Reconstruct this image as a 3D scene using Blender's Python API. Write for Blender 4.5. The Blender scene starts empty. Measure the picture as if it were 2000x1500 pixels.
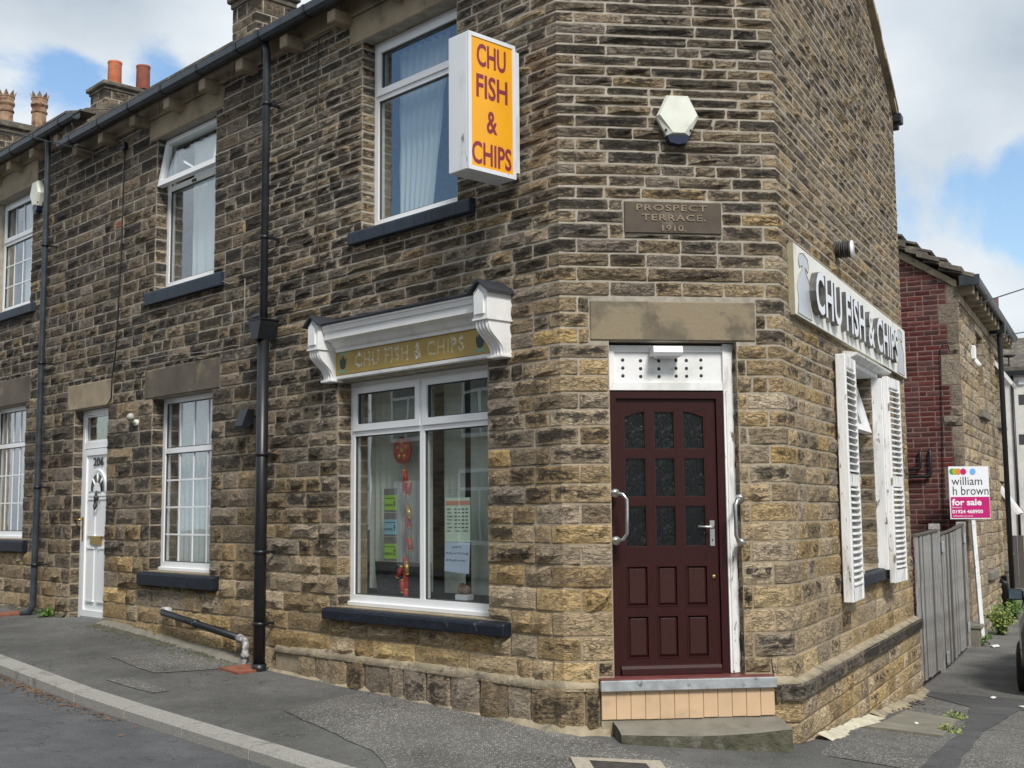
import bpy, bmesh, math, random
import numpy as np
from mathutils import Vector, Matrix, noise
random.seed(11)
R=math.radians; PI=math.pi
S=bpy.context.scene; COL=S.collection
ZO=1.6                                  # eye height: heights below are given relative to the eye

# ------------------------------------------------------------------ camera
cam=bpy.data.cameras.new('camera'); camo=bpy.data.objects.new('camera',cam); COL.objects.link(camo)
cam.sensor_width=36; cam.lens=42.457; cam.clip_start=.05; cam.clip_end=2000
PITCH=R(6.034); ROLL=R(-.493)
def cam_axes():
    cp,sp=math.cos(PITCH),math.sin(PITCH); cr,sr=math.cos(ROLL),math.sin(ROLL)
    f=Vector((0,cp,sp)); rt=Vector((1,0,0)); up=Vector((0,-sp,cp))
    return cr*rt+sr*up, -sr*rt+cr*up, f
CR,CU,CF=cam_axes()
m=Matrix((( CR.x,CU.x,-CF.x,0),(CR.y,CU.y,-CF.y,0),(CR.z,CU.z,-CF.z,ZO),(0,0,0,1)))
camo.matrix_world=m; S.camera=camo
def project(P):                          # pixel of a world point (2000 px wide), depth
    d=Vector((P[0],P[1],P[2]-ZO)); z=d.dot(CF)
    return 1000+2359*d.dot(CR)/z, 750-2359*d.dot(CU)/z, z

# ------------------------------------------------------------------ sky and sun
SUN=Vector((.22,-.72,.75)).normalized()
W=bpy.data.worlds.new('World'); S.world=W; W.use_nodes=True
nt=W.node_tree; nt.nodes.clear()
def N(t,**k):
    n=nt.nodes.new(t)
    for a,b in k.items(): setattr(n,a,b)
    return n
L_=lambda a,b: nt.links.new(a,b)
out=N('ShaderNodeOutputWorld'); bg=N('ShaderNodeBackground'); L_(bg.outputs[0],out.inputs[0])
sky=N('ShaderNodeTexSky',sky_type='NISHITA',sun_disc=False)
sky.sun_elevation=math.asin(SUN.z); sky.sun_rotation=math.atan2(SUN.x,SUN.y); sky.air_density=1.4; sky.dust_density=.6
bg.inputs[1].default_value=.15
tc=N('ShaderNodeTexCoord')
mp=N('ShaderNodeMapping'); L_(tc.outputs['Generated'],mp.inputs[0]); mp.inputs['Scale'].default_value=(1,1,1.7)
n1=N('ShaderNodeTexNoise'); n1.inputs['Scale'].default_value=5.5; n1.inputs['Detail'].default_value=9; n1.inputs['Roughness'].default_value=.55; n1.inputs['Distortion'].default_value=.4
n2=N('ShaderNodeTexNoise'); n2.inputs['Scale'].default_value=2.3; n2.inputs['Detail'].default_value=6
L_(mp.outputs[0],n1.inputs[0]); L_(mp.outputs[0],n2.inputs[0])
def pxdir(x,y): return (CF+CR*((x-1000)/2359)+CU*((750-y)/2359)).normalized()
holes=None
for (x,y,c0,c1) in ((165,170,.040,.058),(315,150,.02,.055),(1770,395,.035,.075),(1860,395,.035,.085),(1975,400,.03,.08)):
    d=pxdir(x,y)
    vm=N('ShaderNodeVectorMath',operation='DISTANCE'); L_(tc.outputs['Generated'],vm.inputs[0]); vm.inputs[1].default_value=d
    mr=N('ShaderNodeMapRange',interpolation_type='SMOOTHSTEP'); L_(vm.outputs['Value'],mr.inputs[0])
    mr.inputs[1].default_value=0; mr.inputs[2].default_value=c1; mr.inputs[3].default_value=.30; mr.inputs[4].default_value=0
    if holes is None: holes=mr.outputs[0]
    else:
        mx=N('ShaderNodeMath',operation='MAXIMUM'); L_(holes,mx.inputs[0]); L_(mr.outputs[0],mx.inputs[1]); holes=mx.outputs[0]
# the part of the sky over the street behind the camera is open blue, as the upper windows show
d=Vector((-.945,.13,.33)).normalized()
vm=N('ShaderNodeVectorMath',operation='DISTANCE'); L_(tc.outputs['Generated'],vm.inputs[0]); vm.inputs[1].default_value=d
mr=N('ShaderNodeMapRange',interpolation_type='SMOOTHSTEP'); L_(vm.outputs['Value'],mr.inputs[0])
mr.inputs[1].default_value=.08; mr.inputs[2].default_value=.19; mr.inputs[3].default_value=.45; mr.inputs[4].default_value=0
mx=N('ShaderNodeMath',operation='MAXIMUM'); L_(holes,mx.inputs[0]); L_(mr.outputs[0],mx.inputs[1]); holes=mx.outputs[0]
sb=N('ShaderNodeMath',operation='SUBTRACT'); L_(n1.outputs[0],sb.inputs[0]); L_(holes,sb.inputs[1])
cl=N('ShaderNodeMapRange',interpolation_type='SMOOTHSTEP'); L_(sb.outputs[0],cl.inputs[0])
cl.inputs[1].default_value=.24; cl.inputs[2].default_value=.42
cr=N('ShaderNodeValToRGB'); L_(n2.outputs[0],cr.inputs[0])
cr.color_ramp.elements[0].position=.40; cr.color_ramp.elements[0].color=(1.36,1.60,1.84,1)
cr.color_ramp.elements[1].position=.62; cr.color_ramp.elements[1].color=(2.62,2.76,2.88,1)
sk=N('ShaderNodeMix',data_type='RGBA',blend_type='MULTIPLY'); sk.inputs[0].default_value=1
L_(sky.outputs[0],sk.inputs[6]); sk.inputs[7].default_value=(.36,.40,.46,1)
mxc=N('ShaderNodeMix',data_type='RGBA'); L_(cl.outputs[0],mxc.inputs[0]); L_(sk.outputs[2],mxc.inputs[6]); L_(cr.outputs[0],mxc.inputs[7])
L_(mxc.outputs[2],bg.inputs[0])
sl=bpy.data.lights.new('sun','SUN'); sl.energy=1.5; sl.angle=R(13); sl.color=(1,.96,.9)
so=bpy.data.objects.new('sun',sl); COL.objects.link(so); so.rotation_euler=SUN.to_track_quat('Z','Y').to_euler(); so.location=SUN*40
S.view_settings.view_transform='Standard'; S.view_settings.look='None'; S.view_settings.gamma=1
S.view_settings.exposure=1.22
try: S.view_settings.use_curve_mapping=False
except Exception: pass

# ------------------------------------------------------------------ frames
class Frame:                             # local x = right along the wall, y = into the wall, z up (eye = 0)
    def __init__(s,o,ang):
        s.o=Vector(o); s.M=Matrix.Translation(Vector((o[0],o[1],ZO)))@Matrix.Rotation(R(ang),4,'Z')
        s.x=(s.M.to_3x3()@Vector((1,0,0))); s.y=(s.M.to_3x3()@Vector((0,1,0)))
    def p(s,x,y,z): return s.M@Vector((x,y,z))
A=(.348,8.603); FL=Frame(A,-46.773); FC=Frame(A,7.007); CW=1.645
B=(A[0]+FC.x.x*CW,A[1]+FC.x.y*CW); FR=Frame(B,63.308)
G2=(B[0]+FR.x.x*11.4,B[1]+FR.x.y*11.4); FG=Frame(G2,63.308-90)       # gable of the far brick house
WORLD=Frame((0,0),0)

# ------------------------------------------------------------------ materials
def new_mat(name):
    m=bpy.data.materials.new(name); m.use_nodes=True; t=m.node_tree
    b=t.nodes['Principled BSDF']; return m,t,b
def mat(name,col,rough=.6,metal=0,nz=None,bump=None,spec=.5,blot=None,stretch=None,coat=0):
    """plain colour + fine mottling nz=(scale,amount), patches blot=(scale,threshold,colour), relief bump=(scale,strength,distance)"""
    m,t,b=new_mat(name); b.inputs['Roughness'].default_value=rough; b.inputs['Metallic'].default_value=metal
    b.inputs['Specular IOR Level'].default_value=spec; b.inputs['Coat Weight'].default_value=coat
    g=t.nodes.new('ShaderNodeNewGeometry'); src=g.outputs['Position']
    if stretch:
        tcn=t.nodes.new('ShaderNodeTexCoord'); mp=t.nodes.new('ShaderNodeMapping'); mp.inputs['Scale'].default_value=stretch
        t.links.new(tcn.outputs['Object'],mp.inputs[0]); src=mp.outputs[0]
    cur=None
    def mixn(f,a,bc):
        x=t.nodes.new('ShaderNodeMix'); x.data_type='RGBA'; t.links.new(f,x.inputs[0])
        if a is None: x.inputs[6].default_value=(*col,1)
        elif isinstance(a,tuple): x.inputs[6].default_value=(*a,1)
        else: t.links.new(a,x.inputs[6])
        x.inputs[7].default_value=(*bc,1); return x.outputs[2]
    def noi(sc,det=6,ro=.6):
        n=t.nodes.new('ShaderNodeTexNoise'); n.inputs['Scale'].default_value=sc; n.inputs['Detail'].default_value=det; n.inputs['Roughness'].default_value=ro
        t.links.new(src,n.inputs[0]); return n.outputs[0]
    if nz:
        mr=t.nodes.new('ShaderNodeMapRange'); mr.inputs[1].default_value=.3; mr.inputs[2].default_value=.7; t.links.new(noi(nz[0]),mr.inputs[0])
        cur=mixn(mr.outputs[0],tuple(c*(1-nz[1]) for c in col),tuple(min(1,c*(1+nz[1])) for c in col))
    if blot:
        for bl in (blot if isinstance(blot,list) else [blot]):
            mr=t.nodes.new('ShaderNodeMapRange'); mr.interpolation_type='SMOOTHSTEP'; w=bl[3] if len(bl)>3 else .04
            mr.inputs[1].default_value=bl[1]-w; mr.inputs[2].default_value=bl[1]+w; t.links.new(noi(bl[0],8,.65),mr.inputs[0])
            cur=mixn(mr.outputs[0],cur,bl[2])
    if cur is not None: t.links.new(cur,b.inputs['Base Color'])
    else: b.inputs['Base Color'].default_value=(*col,1)
    if bump:
        bn=t.nodes.new('ShaderNodeBump'); bn.inputs['Strength'].default_value=bump[1]; bn.inputs['Distance'].default_value=bump[2]
        t.links.new(noi(bump[0],8,.65),bn.inputs['Height']); t.links.new(bn.outputs[0],b.inputs['Normal'])
    return m
def stone_mat(name,ramp,soot,sootbias=0,bumpk=1.0):
    m,t,b=new_mat(name); b.inputs['Roughness'].default_value=.92; b.inputs['Specular IOR Level'].default_value=.25
    nd=t.nodes.new; ln=t.links.new
    at=nd('ShaderNodeAttribute'); at.attribute_name='tint'; sp=nd('ShaderNodeSeparateColor'); ln(at.outputs['Color'],sp.inputs[0])
    g=nd('ShaderNodeNewGeometry'); mp=nd('ShaderNodeMapping'); mp.inputs['Scale'].default_value=(1,1,2.1); ln(g.outputs['Position'],mp.inputs[0])
    def noi(sc,det=6,ro=.6,src=mp.outputs[0],dis=0):
        n=nd('ShaderNodeTexNoise'); n.inputs['Scale'].default_value=sc; n.inputs['Detail'].default_value=det; n.inputs['Roughness'].default_value=ro; n.inputs['Distortion'].default_value=dis
        ln(src,n.inputs[0]); return n.outputs[0]
    def mth(op,a,bb=None,c=None):
        x=nd('ShaderNodeMath'); x.operation=op
        for i,v in enumerate((a,bb,c)):
            if v is None: continue
            if isinstance(v,(int,float)): x.inputs[i].default_value=v
            else: ln(v,x.inputs[i])
        return x.outputs[0]
    tone=mth('ADD',sp.outputs[0],mth('MULTIPLY',mth('SUBTRACT',noi(9,6,.6),.5),.75))
    r=nd('ShaderNodeValToRGB'); ln(tone,r.inputs[0])
    els=r.color_ramp.elements
    els[0].position=ramp[0][0]; els[0].color=(*ramp[0][1],1); els[1].position=ramp[-1][0]; els[1].color=(*ramp[-1][1],1)
    for p,c in ramp[1:-1]:
        e=els.new(p); e.color=(*c,1)
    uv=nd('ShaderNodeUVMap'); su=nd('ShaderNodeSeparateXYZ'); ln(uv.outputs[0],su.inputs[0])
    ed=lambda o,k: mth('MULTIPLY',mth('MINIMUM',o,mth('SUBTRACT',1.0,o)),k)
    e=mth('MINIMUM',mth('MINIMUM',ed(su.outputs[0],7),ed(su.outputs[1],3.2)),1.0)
    sv=mth('ADD',mth('ADD',noi(9,10,.72,dis=.7),mth('MULTIPLY',mth('SUBTRACT',sp.outputs[1],.5),.40)),mth('ADD',mth('MULTIPLY',mth('SUBTRACT',e,.8),.20),mth('MULTIPLY',mth('SUBTRACT',su.outputs[1],.45),.16)))  # dark mask: noise and stone value, plus weight towards each face's middle and top
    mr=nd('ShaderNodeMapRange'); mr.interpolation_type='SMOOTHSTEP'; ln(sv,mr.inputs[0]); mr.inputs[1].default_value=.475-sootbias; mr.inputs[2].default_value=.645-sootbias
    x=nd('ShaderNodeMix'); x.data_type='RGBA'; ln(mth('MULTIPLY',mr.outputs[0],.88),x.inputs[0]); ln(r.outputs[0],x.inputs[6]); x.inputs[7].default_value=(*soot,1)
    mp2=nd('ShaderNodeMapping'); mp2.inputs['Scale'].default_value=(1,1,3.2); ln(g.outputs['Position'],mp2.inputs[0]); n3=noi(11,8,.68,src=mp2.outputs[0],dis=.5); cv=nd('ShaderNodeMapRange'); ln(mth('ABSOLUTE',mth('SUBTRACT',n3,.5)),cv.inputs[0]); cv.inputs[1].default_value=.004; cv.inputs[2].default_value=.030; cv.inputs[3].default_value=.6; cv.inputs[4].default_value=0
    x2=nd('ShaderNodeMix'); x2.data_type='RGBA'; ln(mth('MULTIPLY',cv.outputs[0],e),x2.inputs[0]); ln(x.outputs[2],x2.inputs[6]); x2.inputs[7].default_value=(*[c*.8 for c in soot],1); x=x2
    hs=nd('ShaderNodeHueSaturation'); ln(x.outputs[2],hs.inputs['Color']); ln(mth('ADD',mth('MULTIPLY',sp.outputs[2],.46),.77),hs.inputs['Value']); ln(mth('ADD',mth('MULTIPLY',mth('FRACT',mth('MULTIPLY',sp.outputs[2],7.3)),.45),.78),hs.inputs['Saturation'])
    fine=nd('ShaderNodeMapRange'); ln(noi(120,3,.7),fine.inputs[0]); fine.inputs[1].default_value=.25; fine.inputs[2].default_value=.75; fine.inputs[3].default_value=.72; fine.inputs[4].default_value=1.28
    y=nd('ShaderNodeMix'); y.data_type='RGBA'; y.blend_type='MULTIPLY'; y.inputs[0].default_value=1; ln(hs.outputs[0],y.inputs[6]); ln(fine.outputs[0],y.inputs[7])
    ln(y.outputs[2],b.inputs['Base Color'])
    # chiselled relief: ridged + fine
    n=noi(20,9,.62,dis=.5); rd=mth('ABSOLUTE',mth('SUBTRACT',n,.5),None)
    h=mth('ADD',mth('ADD',mth('MULTIPLY',rd,1.6),mth('MULTIPLY',noi(70,6,.7),.35)),mth('MULTIPLY',cv.outputs[0],-.5))
    bn=nd('ShaderNodeBump'); bn.inputs['Strength'].default_value=.95*bumpk; bn.inputs['Distance'].default_value=.028; ln(h,bn.inputs['Height']); ln(bn.outputs[0],b.inputs['Normal'])
    return m
M={}
RAMP=[(0,(.150,.124,.096)),(.28,(.255,.208,.152)),(.58,(.41,.315,.20)),(.85,(.54,.40,.225)),(1,(.60,.47,.29))]
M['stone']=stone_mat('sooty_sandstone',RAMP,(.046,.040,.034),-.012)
M['stone2']=stone_mat('pale_sandstone',[(0,(.27,.215,.145)),(.5,(.48,.385,.26)),(1,(.62,.51,.35))],(.09,.075,.06),-.08)
M['brick']=stone_mat('red_brick',[(0,(.058,.026,.026)),(.5,(.105,.038,.036)),(1,(.165,.062,.052))],(.05,.03,.035),-.12,.35)
M['mortar']=mat('mortar',(.335,.295,.232),.95,nz=(7,.25),bump=(60,.5,.006),blot=(5,.62,(.19,.165,.135),.08))
def mortar_mat():
    m,t,b=new_mat('pointing_mortar'); b.inputs['Roughness'].default_value=.95; nd=t.nodes.new; ln=t.links.new
    g=nd('ShaderNodeNewGeometry'); sx=nd('ShaderNodeSeparateXYZ'); ln(g.outputs['Position'],sx.inputs[0])
    n=nd('ShaderNodeTexNoise'); n.inputs['Scale'].default_value=1.4; n.inputs['Detail'].default_value=6; ln(g.outputs['Position'],n.inputs[0])
    ad=nd('ShaderNodeMath'); ad.operation='MULTIPLY_ADD'; ln(n.outputs[0],ad.inputs[0]); ad.inputs[1].default_value=2.2; ln(sx.outputs[2],ad.inputs[2])
    mr=nd('ShaderNodeMapRange'); ln(ad.outputs[0],mr.inputs[0]); mr.inputs[1].default_value=2.2; mr.inputs[2].default_value=4.2
    a=nd('ShaderNodeMix'); a.data_type='RGBA'; ln(mr.outputs[0],a.inputs[0]); a.inputs[6].default_value=(.33,.27,.185,1); a.inputs[7].default_value=(.375,.34,.28,1)
    n2=nd('ShaderNodeTexNoise'); n2.inputs['Scale'].default_value=9; n2.inputs['Detail'].default_value=8; n2.inputs['Roughness'].default_value=.7; ln(g.outputs['Position'],n2.inputs[0])
    m2=nd('ShaderNodeMapRange'); ln(n2.outputs[0],m2.inputs[0]); m2.inputs[1].default_value=.35; m2.inputs[2].default_value=.7; m2.inputs[3].default_value=1.15; m2.inputs[4].default_value=.62
    c=nd('ShaderNodeMix'); c.data_type='RGBA'; c.blend_type='MULTIPLY'; c.inputs[0].default_value=1; ln(a.outputs[2],c.inputs[6]); ln(m2.outputs[0],c.inputs[7]); ln(c.outputs[2],b.inputs['Base Color'])
    bn=nd('ShaderNodeBump'); bn.inputs['Strength'].default_value=.6; bn.inputs['Distance'].default_value=.008; n3=nd('ShaderNodeTexNoise'); n3.inputs['Scale'].default_value=55; n3.inputs['Detail'].default_value=6; ln(g.outputs['Position'],n3.inputs[0]); ln(n3.outputs[0],bn.inputs['Height']); ln(bn.outputs[0],b.inputs['Normal'])
    return m
M['mortar']=mortar_mat()
M['brick_mortar']=mat('brick_mortar',(.19,.125,.105),.95,nz=(8,.25))
M['fillet']=mat('cement_fillet',(.34,.285,.195),.95,nz=(5,.35),bump=(30,.8,.015),blot=(6,.58,(.15,.14,.11),.06))
M['lintel']=mat('dressed_sandstone',(.33,.265,.18),.9,nz=(3,.25),bump=(55,.25,.006),blot=[(2.2,.60,(.17,.14,.10),.09),(26,.70,(.08,.07,.055),.03)])
M['lintel_dark']=mat('sooty_dressed_sandstone',(.115,.095,.075),.9,nz=(2.5,.3),bump=(50,.25,.006),blot=[(1.7,.60,(.23,.185,.12),.07)])
M['plate']=mat('name_stone_face',(.092,.074,.055),.9,nz=(4,.3),bump=(50,.25,.005),blot=(3,.62,(.16,.13,.10),.06))
M['plate_cut']=mat('cut_letter_stone',(.25,.20,.14),.9,nz=(20,.35))
M['sill']=mat('black_painted_sill',(.011,.015,.024),.5,spec=.3,nz=(9,.4),bump=(26,.5,.01),blot=[(11,.66,(.085,.09,.10),.05)])
M['sill_slate']=mat('slate_blue_painted_sill',(.026,.035,.052),.5,spec=.3,nz=(9,.4),bump=(26,.4,.008),stretch=(3,1,.4))
M['upvc']=mat('white_upvc',(.83,.84,.85),.28,nz=(3,.03))
M['upvc_grey']=mat('grey_gasket',(.055,.06,.062),.5)
M['paint']=mat('white_gloss_paint',(.80,.80,.79),.45,nz=(5,.05),bump=(22,.3,.006),blot=[(2.6,.60,(.62,.62,.59),.10),(17,.69,(.25,.23,.20),.02)])
M['flaky']=mat('flaking_white_paint',(.80,.80,.79),.6,nz=(6,.06),bump=(28,.6,.008),blot=[(10,.58,(.58,.56,.53),.08),(19,.635,(.16,.145,.125),.02)],stretch=(1,1,.28))
M['black']=mat('black_plastic',(.013,.015,.018),.38,nz=(6,.3))
M['gutter']=mat('black_gutter',(.036,.044,.051),.4,nz=(7,.4),blot=(8,.66,(.07,.075,.075),.06))
M['iron']=mat('dark_iron',(.05,.045,.043),.6,nz=(20,.4),bump=(60,.4,.005))
M['steel']=mat('brushed_steel',(.62,.62,.6),.28,1,nz=(30,.15))
M['brass']=mat('brass',(.55,.38,.14),.35,1)
M['lead']=mat('lead_sheet',(.030,.034,.042),.55,nz=(6,.45),bump=(9,.6,.02))
M['maroon']=mat('maroon_stain',(.033,.0088,.0082),.38,spec=.22,nz=(5,.3),bump=(40,.15,.004),stretch=(40,40,2.5))
M['maroon_panel']=mat('maroon_panel_stain',(.039,.0125,.0098),.34,spec=.35,nz=(6,.35),bump=(40,.2,.004),stretch=(40,40,2.5))
M['terracotta']=mat('orange_terracotta',(.52,.16,.075),.75,nz=(9,.18),blot=(4,.66,(.28,.12,.07),.08))
M['terracotta2']=mat('dull_red_terracotta',(.27,.085,.055),.8,nz=(9,.25))
M['crown']=mat('weathered_buff_terracotta',(.31,.20,.125),.85,nz=(6,.3),blot=(5,.56,(.15,.07,.045),.06))
M['slate']=mat('stone_slate',(.115,.10,.082),.9,nz=(5,.4),bump=(18,.7,.02),blot=(5,.6,(.2,.18,.12),.07))
M['tile']=mat('peach_tile',(.60,.42,.26),.42,nz=(4,.10),blot=[(3.5,.60,(.47,.33,.21),.08),(12,.69,(.33,.24,.16),.03)])
M['concrete']=mat('worn_concrete',(.195,.18,.145),.92,nz=(6,.22),bump=(45,.4,.01),blot=[(3,.60,(.12,.115,.085),.09),(30,.71,(.05,.045,.04),.02)])
M['moss']=mat('mossy_concrete',(.085,.082,.052),.95,nz=(9,.4),bump=(26,.9,.025),blot=[(6,.58,(.15,.14,.115),.06)])
M['kerb']=mat('granite_kerb',(.31,.30,.27),.9,nz=(130,.45),bump=(90,.5,.006),blot=(4,.62,(.17,.16,.14),.1))
M['road']=None
M['glass_dark']=mat('obscure_glass',(.004,.005,.005),.04,bump=(15,.8,.022),stretch=(1.5,1,.62),spec=.45)
M['white_face']=mat('white_acrylic',(.80,.82,.85),.2)
M['sign_steel']=mat('pale_sign_panel',(.80,.785,.73),.5,.0,nz=(3,.06),blot=(2.5,.68,(.60,.57,.49),.08))
M['sign_side']=mat('sign_return',(.33,.30,.19),.5,nz=(5,.15))
M['gold']=mat('gold_vinyl',(.40,.275,.06),.45,nz=(5,.10))
M['gold_ghost']=mat('faded_gold_lettering',(.56,.44,.21),.5,nz=(40,.3))
M['amber']=mat('amber_acrylic',(.87,.40,.018),.28,nz=(2.5,.06))
M['purple']=mat('plum_vinyl',(.24,.032,.055),.4)
M['boxwhite']=mat('weathered_white_sign_case',(.72,.74,.77),.45,nz=(3,.06),blot=[(3.5,.62,(.55,.56,.57),.10),(10,.665,(.22,.20,.17),.03)],stretch=(1,1,.35))
M['cream']=mat('cream_plastic',(.70,.72,.62),.4,nz=(7,.08),blot=(9,.68,(.45,.52,.45),.05))
M['navy']=mat('navy_lens',(.012,.02,.05),.2)
M['wood']=mat('silvered_timber',(.30,.29,.275),.88,nz=(5,.5),bump=(14,.6,.01),stretch=(14,14,.9),blot=(6,.58,(.11,.105,.095),.06))
M['wood_dark']=mat('dark_timber',(.095,.085,.07),.9,nz=(9,.4),stretch=(14,14,.9))
M['render']=mat('white_render',(.68,.66,.61),.9,nz=(3,.14),blot=(2,.62,(.5,.48,.44),.1))
M['leaf']=mat('green_leaf',(.10,.19,.035),.6,nz=(9,.4))
M['leaf_yellow']=mat('yellow_green_leaf',(.20,.25,.05),.6,nz=(9,.4))
M['dry_leaf']=mat('dry_brown_leaf',(.135,.085,.052),.8,nz=(9,.4))
M['litter']=mat('pale_paper',(.72,.71,.66),.7)
M['gully']=mat('rust_red_gully',(.24,.085,.05),.8,nz=(12,.35))
M['carpaint']=mat('grey_green_car_paint',(.085,.09,.083),.25,.5,nz=(4,.1),coat=.6)
M['tyre']=mat('tyre_rubber',(.016,.016,.017),.8)
M['carglass']=mat('car_glass',(.01,.012,.013),.05)
M['pink']=mat('magenta_print',(.50,.006,.15),.4)
M['board']=mat('white_sign_board',(.78,.79,.82),.4)
M['ink']=mat('black_print',(.03,.03,.032),.5)
M['blue']=mat('blue_print',(.16,.42,.80),.4); M['lime']=mat('lime_print',(.33,.45,.03),.4); M['green']=mat('green_print',(.07,.28,.05),.4); M['orangeprint']=mat('orange_print',(.75,.22,.04),.4)
M['paper']=mat('white_paper',(.78,.80,.84),.7); M['paper_blue']=mat('bluish_paper',(.62,.72,.88),.7); M['paper_green']=mat('pale_green_paper',(.70,.80,.68),.7); M['salmon']=mat('salmon_print',(.72,.33,.25),.7)
M['sticker']=mat('lime_sticker',(.38,.62,.10),.5); M['sticker_blue']=mat('pale_blue_sticker',(.30,.58,.66),.5); M['sticker_grey']=mat('grey_sticker',(.22,.20,.21),.5)
M['red']=mat('red_foil',(.60,.045,.035),.35,nz=(40,.3)); M['goldfoil']=mat('gold_foil',(.70,.42,.10),.3,.6)
M['blind']=mat('pale_blind_fabric',(.60,.635,.585),.85,nz=(3,.05))
M['net']=mat('white_net_curtain',(.74,.78,.78),.9,nz=(30,.12))
M['curtain']=mat('white_curtain_fabric',(.72,.78,.80),.9,nz=(4,.04))
M['room']=mat('dim_room_wall',(.20,.19,.175),.9)
M['fishdark']=mat('dark_emblem_print',(.022,.045,.05),.5); M['fishgreen']=mat('green_emblem_print',(.20,.36,.25),.5)
M['mirrorfig']=mat('mirror_figure',(.62,.65,.70),.35,.35,nz=(4,.1))
def brick_tex(name,c1,c2,cm):
    m,t,b=new_mat(name); b.inputs['Roughness'].default_value=.9; tcn=t.nodes.new('ShaderNodeTexCoord'); sp=t.nodes.new('ShaderNodeSeparateXYZ'); cb=t.nodes.new('ShaderNodeCombineXYZ'); bt=t.nodes.new('ShaderNodeTexBrick')
    t.links.new(tcn.outputs['Object'],sp.inputs[0]); t.links.new(sp.outputs[0],cb.inputs[0]); t.links.new(sp.outputs[2],cb.inputs[1]); t.links.new(cb.outputs[0],bt.inputs[0])
    bt.inputs['Scale'].default_value=1; bt.inputs['Brick Width'].default_value=.38; bt.inputs['Row Height'].default_value=.14; bt.inputs['Mortar Size'].default_value=.012
    bt.inputs['Color1'].default_value=(*c1,1); bt.inputs['Color2'].default_value=(*c2,1); bt.inputs['Mortar'].default_value=(*cm,1); t.links.new(bt.outputs[0],b.inputs['Base Color']); return m
M['oppstone']=brick_tex('opposite_house_stone',(.14,.11,.08),(.34,.27,.17),(.36,.32,.25))
M['hinge']=mat('rusty_hinge',(.45,.36,.28),.7,nz=(40,.5)); M['galv']=mat('galvanised_plate',(.42,.44,.45),.5,.3,nz=(20,.2)); M['flag']=mat('buff_flagstone',(.21,.195,.15),.9,nz=(4,.25),bump=(30,.4,.01))
M['buff']=mat('buff_lintel',(.46,.37,.24),.9,nz=(4,.2)); M['alloy']=mat('alloy_rim',(.30,.31,.32),.35,.7); M['mirror']=mat('mirror_glass',(.22,.32,.42),.08,.9); M['redlens']=mat('red_lens',(.35,.01,.01),.15)
def glass_mat():
    m=bpy.data.materials.new('window_glass'); m.use_nodes=True; t=m.node_tree; t.nodes.clear()
    o=t.nodes.new('ShaderNodeOutputMaterial'); mx=t.nodes.new('ShaderNodeMixShader'); tr=t.nodes.new('ShaderNodeBsdfTransparent'); gl=t.nodes.new('ShaderNodeBsdfGlossy')
    gl.inputs['Roughness'].default_value=0; gp_=t.nodes.new('ShaderNodeNewGeometry'); gn_=t.nodes.new('ShaderNodeTexNoise'); gn_.inputs['Scale'].default_value=1.7; gn_.inputs['Detail'].default_value=1; gb_=t.nodes.new('ShaderNodeBump'); gb_.inputs['Strength'].default_value=.045; gb_.inputs['Distance'].default_value=.03; t.links.new(gp_.outputs['Position'],gn_.inputs[0]); t.links.new(gn_.outputs[0],gb_.inputs['Height']); t.links.new(gb_.outputs[0],gl.inputs['Normal']); gl.inputs['Color'].default_value=(.95,.97,1,1); tr.inputs[0].default_value=(.95,.97,.96,1)
    lw=t.nodes.new('ShaderNodeLayerWeight'); lw.inputs[0].default_value=.5; fr=t.nodes.new('ShaderNodeMath'); fr.operation='POWER'; fr.inputs[1].default_value=3.6; t.links.new(lw.outputs['Facing'],fr.inputs[0])
    mm=t.nodes.new('ShaderNodeMath'); mm.operation='MULTIPLY_ADD'; mm.inputs[1].default_value=.9; mm.inputs[2].default_value=.105; mm.use_clamp=True
    t.links.new(fr.outputs[0],mm.inputs[0]); t.links.new(mm.outputs[0],mx.inputs[0]); t.links.new(tr.outputs[0],mx.inputs[1]); t.links.new(gl.outputs[0],mx.inputs[2]); t.links.new(mx.outputs[0],o.inputs[0])
    return m
M['glass']=glass_mat()
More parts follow.
